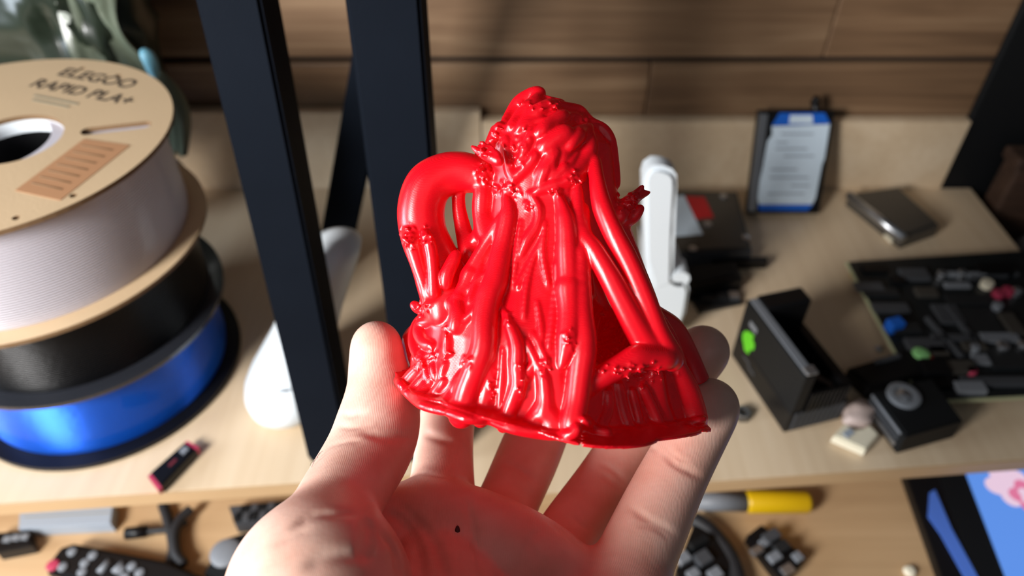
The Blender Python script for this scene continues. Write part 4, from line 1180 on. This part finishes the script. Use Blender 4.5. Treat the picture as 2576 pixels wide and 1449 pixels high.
    strand(C1((1080, 530), (1030, 600), (940, 690)), 12)
    strand(C1((1050, 380), (1010, 480), (970, 580)), 11)
    strand(C1((1040, 800), (1100, 900), (1090, 1020), (1020, 1130), (970, 1250)), [7, 10, 11, 12, 6])
    strand(C1((1140, 1110), (1060, 1260), (960, 1440)) + C3((1030, 120),), [4, 7, 6, 3])
    strand(C1((700, 480), (680, 600), (700, 700), (720, 800), (710, 900), (760, 1010)), [10, 14, 12, 14, 15, 12])
    strand(C1((830, 330), (800, 400), (760, 500)), 13)
    strand(C1((860, 300), (960, 165), (1060, 110), (1110, 97)), [10, 16, 18, 14])
    strand(C1((900, 330), (1000, 220), (1100, 130)), [10, 16, 14])
    strand(C1((970, 330), (1080, 240), (1180, 180)), [10, 20, 16])
    strand(C1((1110, 380), (1170, 330), (1226, 290)), 10)
    strand(C2((160, 380), (230, 310), (330, 250)), 15)
    strand(C2((370, 470), (420, 390), (510, 330)), [12, 22, 10])
    strand(C2((510, 335), (500, 480), (430, 620), (340, 710)), [8, 22, 26, 18], .3)
    strand(C2((200, 480), (260, 430), (340, 380)), 24, .5)
    strand(C2((150, 770), (200, 640), (280, 510)), [8, 16, 8])
    strand(C2((250, 740), (250, 640), (245, 520)), 9)
    strand(C2((260, 700), (300, 650), (340, 610)), 9)
    strand(C2((130, 790), (260, 740), (420, 700), (460, 680)), [8, 12, 12, 10], -.1)
    strand(C2((250, 165), (350, 200), (440, 220), (510, 300), (600, 350), (650, 420), (672, 520), (690, 640), (700, 740)), [10, 13, 12, 13, 14, 13, 12, 10, 8], 1.2)
    free([(1497, 400), (1501, 450), (1515, 520), (1545, 590), (1580, 655), (1620, 745), (1655, 835), (1690, 905)], [12, 16, 22, 23, 23, 24, 25, 30], [.2175, .2135, .2100, .2080, .2075, .2080, .2095, .2125], .0012, 7)
    free([(1470, 520), (1468, 590), (1495, 632), (1535, 700), (1572, 770), (1605, 830), (1640, 885)], [10, 18, 22, 25, 27, 30, 34], [.2130, .2095, .2075, .2065, .2070, .2085, .2110], .0012, 7)
    strand(C2((290, 810), (330, 930), (350, 1050), (360, 1250), (370, 1449)) + C4((205, 250), (215, 450), (190, 680), (150, 820)), [6, 20, 27, 29, 30, 28, 8], -.5)
    strand(C2((420, 760), (430, 1000), (440, 1300)) + C4((280, 0), (295, 400), (315, 650), (290, 850), (258, 1100), (225, 1250)), [14, 20, 24, 28, 32, 30, 28], -.45)
    strand(C2((305, 1180), (290, 1400)) + C4((130, 80), (130, 210)), 11)
    strand(C2((720, 960), (770, 880), (840, 820), (930, 790)), [20, 18, 12, 3], 0.2)
    strand(C2((800, 830), (850, 790), (882, 746)), [8, 7, 2.5], .2)
    strand(C2((760, 1000), (820, 960), (870, 900)), [14, 14, 8], .5)
    for q in (((1345, 640), (1325, 720), (1318, 800)), ((1372, 560), (1366, 640), (1380, 720)), ((1310, 560), (1300, 640), (1290, 720)), ((1352, 760), (1362, 840), (1352, 900)), ((1398, 700), (1392, 800), (1380, 880)), ((1265, 880), (1262, 960), (1255, 1040)),
              ((1420, 330), (1380, 390), (1350, 440)), ((1455, 380), (1430, 420), (1405, 452)), ((1300, 330), (1330, 310), (1372, 300)), ((1395, 300), (1430, 290), (1462, 296)), ((1180, 700), (1160, 740), (1150, 790)), ((1215, 640), (1200, 700), (1180, 760))):
        strand(q, [4, 8, 5], 0.0)
    # lower left curl and ruffles
    strand(C3((270, 245), (360, 250), (430, 310), (410, 370), (330, 385)), 11, -.3)
    strand(C3((330, 400), (250, 430), (238, 500), (275, 570), (335, 600)), [10, 14, 15, 13, 10], -.3)
    strand(C3((430, 220), (520, 270), (540, 350), (530, 450)), 20, .2)
    strand(C3((260, 370), (205, 450), (185, 560), (210, 650), (260, 730)), 11, .0)
    strand(C3((190, 270), (230, 300), (320, 330)), [8, 12, 8], 0)
    strand(C3((460, 440), (460, 560), (455, 660)), 11)
    for q in (((250, 750), (180, 840), (125, 905)), ((275, 850), (220, 930), (175, 985)), ((300, 900), (260, 990), (250, 1040)), ((430, 880), (370, 980), (325, 1060)), ((520, 950), (480, 1030), (462, 1095)), ((620, 800), (570, 880), (525, 950))):
        strand(C3(*q), [11, 17, 15], .05)
    strand(C3((260, 640), (290, 800), (330, 890)), 8); strand(C3((440, 740), (400, 880)), 9); strand(C3((340, 760), (360, 850)), 7)
    strand(C3((880, 280), (950, 430), (1010, 600), (1010, 750), (1020, 900), (970, 1050), (900, 1240)), [4, 11, 16, 17, 18, 18, 16], -.25)
    strand(C3((1090, 570), (1140, 680), (1210, 820), (1230, 900), (1240, 1050), (1230, 1130)), [8, 11, 14, 16, 20, 28], .1)
    strand(C3((1230, 1100), (1130, 1230)), 26, .3); strand(C3((1240, 1100), (1320, 1240)), 30, .35)
    strand(C3((1140, 510), (1200, 620), (1255, 760)), 8); strand(C3((1080, 870), (1120, 780), (1150, 740)), [6, 10, 8])
    strand(C3((710, 280), (590, 410)), 8); strand(C3((770, 20), (600, 180)), 6)
    strand(C3((810, 560), (790, 900), (720, 1180)), 22, .5)
    # right: cross bar and drapes under the arch
    free([(1463, 985), (1515, 947), (1575, 914), (1610, 898), (1675, 902)], [18, 25, 27, 28, 28], [.2010, .2025, .2045, .2060, .2095], .0012, 7)
    strand(C4((560, 950), (600, 1150), (640, 1250)), 14); strand(C4((740, 980), (820, 1150), (860, 1250)), 14); strand(C4((480, 1000), (480, 1130), (440, 1250)), 16)
    strand(C4((960, 780), (1050, 1000), (1100, 1200)), [26, 36, 40], .4); strand(C4((660, 1000), (720, 1240)), 11)
    free([(1255, 405), (1215, 388), (1187, 368)], [14, 9, 3], [.211, .213, .214], .0008)
    free([(1252, 390), (1228, 372), (1208, 357)], [9, 6, 2.5], [.211, .213, .214], .0006)
    # handle loop at the left
    free([(1218, 450), (1175, 432), (1125, 437), (1078, 466), (1059, 525), (1066, 590), (1092, 650), (1112, 710), (1120, 780)], [36, 42, 48, 53, 54, 54, 57, 60, 50], [.222, .223, .224, .224, .224, .224, .224, .224, .222], .0012, 8)
    free([(1200, 462), (1160, 474), (1154, 515), (1166, 580), (1182, 640)], [20, 13, 15, 19, 24], [.224, .226, .226, .225, .222], .0008)
    free([(1215, 480), (1212, 540), (1225, 600)], [20, 18, 20], [.22, .22, .218])
    free([(1030, 572), (1034, 600), (1044, 640), (1062, 700), (1078, 748)], [6, 16, 15, 12, 14], [.2205, .218, .2175, .2175, .217])
    free([(1068, 585), (1082, 620), (1088, 670), (1092, 740)], [8, 10, 9, 10], [.2155, .2150, .2150, .2150])
    free([(1148, 640), (1125, 690), (1122, 720)], [12, 12, 6], [.216, .215, .215])
    # smooth back lobe at the lower left, little brim pieces at the right
    free([(1052, 900), (1045, 860), (1062, 830)], [34, 30, 22], [.246, .246, .243])
    free([(1640, 800), (1690, 830), (1725, 890), (1755, 960), (1770, 995)], [30, 28, 26, 26, 18], [.236, .242, .247, .249, .250])
    # arch cavity, slit and notch are carved before the strands go on
    cavs = []
    for pts, rr in (([(1490, 650), (1490, 760), (1494, 900)], [18, 24, 24]), ([(1500, 680), (1548, 780), (1588, 872)], [24, 32, 34]), ([(1520, 790), (1540, 880)], [46, 52])):
        P = spline(pts, 6); r_ = np.interp(np.linspace(0, 1, len(P)), np.linspace(0, 1, len(rr)), rr)
        cavs.append((P, r_, [f.hit(x, y) or .215 for x, y in P]))
    for P, r_, D in cavs:
        for off in (-.006, 0.0, 0.006, 0.012, 0.018, 0.024, 0.030):
            f.add(np.array([cp(x, y, q + off) for (x, y), q in zip(P, D)]), r_ * .22 / F_PX, .0015, carve=True)
    for x, y, r in ((1600, 702, 7), (1612, 740, 8), (1622, 772, 6)):
        f.add(np.array([cp(x, y, .19), cp(x, y, .28)]), [r * .23 / F_PX] * 2, 0, carve=True)
    strand_in = [((1478, 690), (1482, 740), (1466, 775)), ((1510, 800), (1500, 850), (1520, 890)), ((1560, 780), (1540, 830), (1500, 850)), ((1590, 830), (1560, 900), (1600, 930)), ((1470, 880), (1530, 870), (1600, 890))]
    for q in strand_in: strand(q, 12, 0.0)
    for P, r, k in todo: f.add(P, r, k, pad=.002)
    f.comb((slice(None),) * 3, brim.astype(np.float32), 0.0012)
    brim2 = np.array([cp(1745, 1005, .252), cp(1775, 1006, .251)])
    f.add(np.array([cp(1752, 1003, .25), cp(1786, 1003, .25)]), [.0014, .0012], .001)
    f.add(np.array([cp(1748, 1011, .246), cp(1788, 1009, .246)]), [.0014, .0010], .001)
    for x, y0, y1, r in ((1461, 1068, 1130, 8),):
        f.add(np.array([cp(x, y0, .190), cp(x, y1, .190)]), [r * .2 / F_PX] * 2, 0, carve=True)
        for q in np.arange(.192, .213, .003):
            f.add(np.array([cp(x, y0, q), cp(x, y1, q)]), [r * q / F_PX] * 2, 0, carve=True)
    # thin flared feet of the brim
    for pts in ([(1000, 972), (1025, 1003), (1062, 1034), (1115, 1050)], [(1128, 1054), (1180, 1070), (1240, 1072)], [(1240, 1076), (1300, 1098), (1380, 1111), (1440, 1106), (1452, 1090)], [(1468, 1072), (1500, 1097), (1560, 1104), (1640, 1099), (1700, 1088), (1770, 1070)]):
        P = spline(pts, 6)
        D = np.array([f.hit(x * .97 + 1388 * .03, y - 34) or .235 for x, y in P])
        for q in np.arange(-.0012, .0085, .0011):
            f.add(np.array([cp(x, y - 15 - max(q, 0) * 700, z + q) for (x, y), z in zip(P, D)]), np.full(len(P), .0009), .0010)
    # rough, stringy patches
    for cx, cy, rx, ry, n in ((1250, 340, 25, 30, 30), (1215, 375, 22, 18, 26), (1222, 440, 24, 30, 40), (1268, 475, 28, 22, 36), (1305, 370, 30, 40, 30), (1335, 515, 14, 14, 12), (1030, 595, 20, 30, 46), (1070, 590, 14, 24, 20),
                              (1060, 775, 22, 14, 26), (1055, 900, 30, 22, 26), (1100, 895, 34, 16, 24), (1120, 830, 10, 14, 10), (1170, 905, 18, 16, 14), (1455, 450, 22, 12, 18), (1400, 480, 18, 10, 12), (1575, 505, 24, 24, 40), (1600, 490, 14, 12, 14),
                              (1600, 930, 60, 14, 46), (1610, 955, 40, 14, 20), (1400, 262, 40, 12, 18), (1470, 300, 26, 10, 12), (1320, 262, 30, 14, 14), (1430, 850, 12, 30, 14), (1370, 920, 16, 24, 16), (1278, 790, 14, 24, 14), (1240, 980, 14, 40, 14), (1310, 960, 12, 50, 16)):
        for _ in range(n):
            x, y = rng.normal(cx, rx * .55), rng.normal(cy, ry * .55)
            hq = f.hit(x, y)
            if hq is None: continue
            a_ = rng.uniform(0, math.pi); l = rng.uniform(2, 10)
            f.add(np.array([cp(x, y, hq), cp(x + l * math.cos(a_), y + l * math.sin(a_), hq - rng.uniform(-.0006, .0012))]), np.array([rng.uniform(2.2, 4.2), rng.uniform(1.6, 3)]) * hq / F_PX, .0004, pad=.001)
    # leave room for the fingers that hold it
    G = hand_f.F
    for ax in range(3):
        q = (f.ax[ax] - hand_f.lo[ax]) / hand_f.h
        i0 = np.clip(q.astype(int), 0, hand_f.n[ax] - 2); t = np.clip(q - i0, 0, 1).astype(np.float32)
        t = t.reshape([-1 if k == ax else 1 for k in range(3)])
        G = np.take(G, i0, ax) * (1 - t) + np.take(G, i0 + 1, ax) * t
        if ax == 1: G[:, f.ax[1] > hand_f.ax[1][-1]] = 0.02
    f.F = np.maximum(f.F, 0.0006 - G)
    me = f.mesh('failed_print', 1)
    o = link('failed_print', me, M['print'])
    return o, f

prn, prn_f = make_print()
tag(prn, 'failed glossy red 3D print with drooping strands, held in the hand', '3D print')
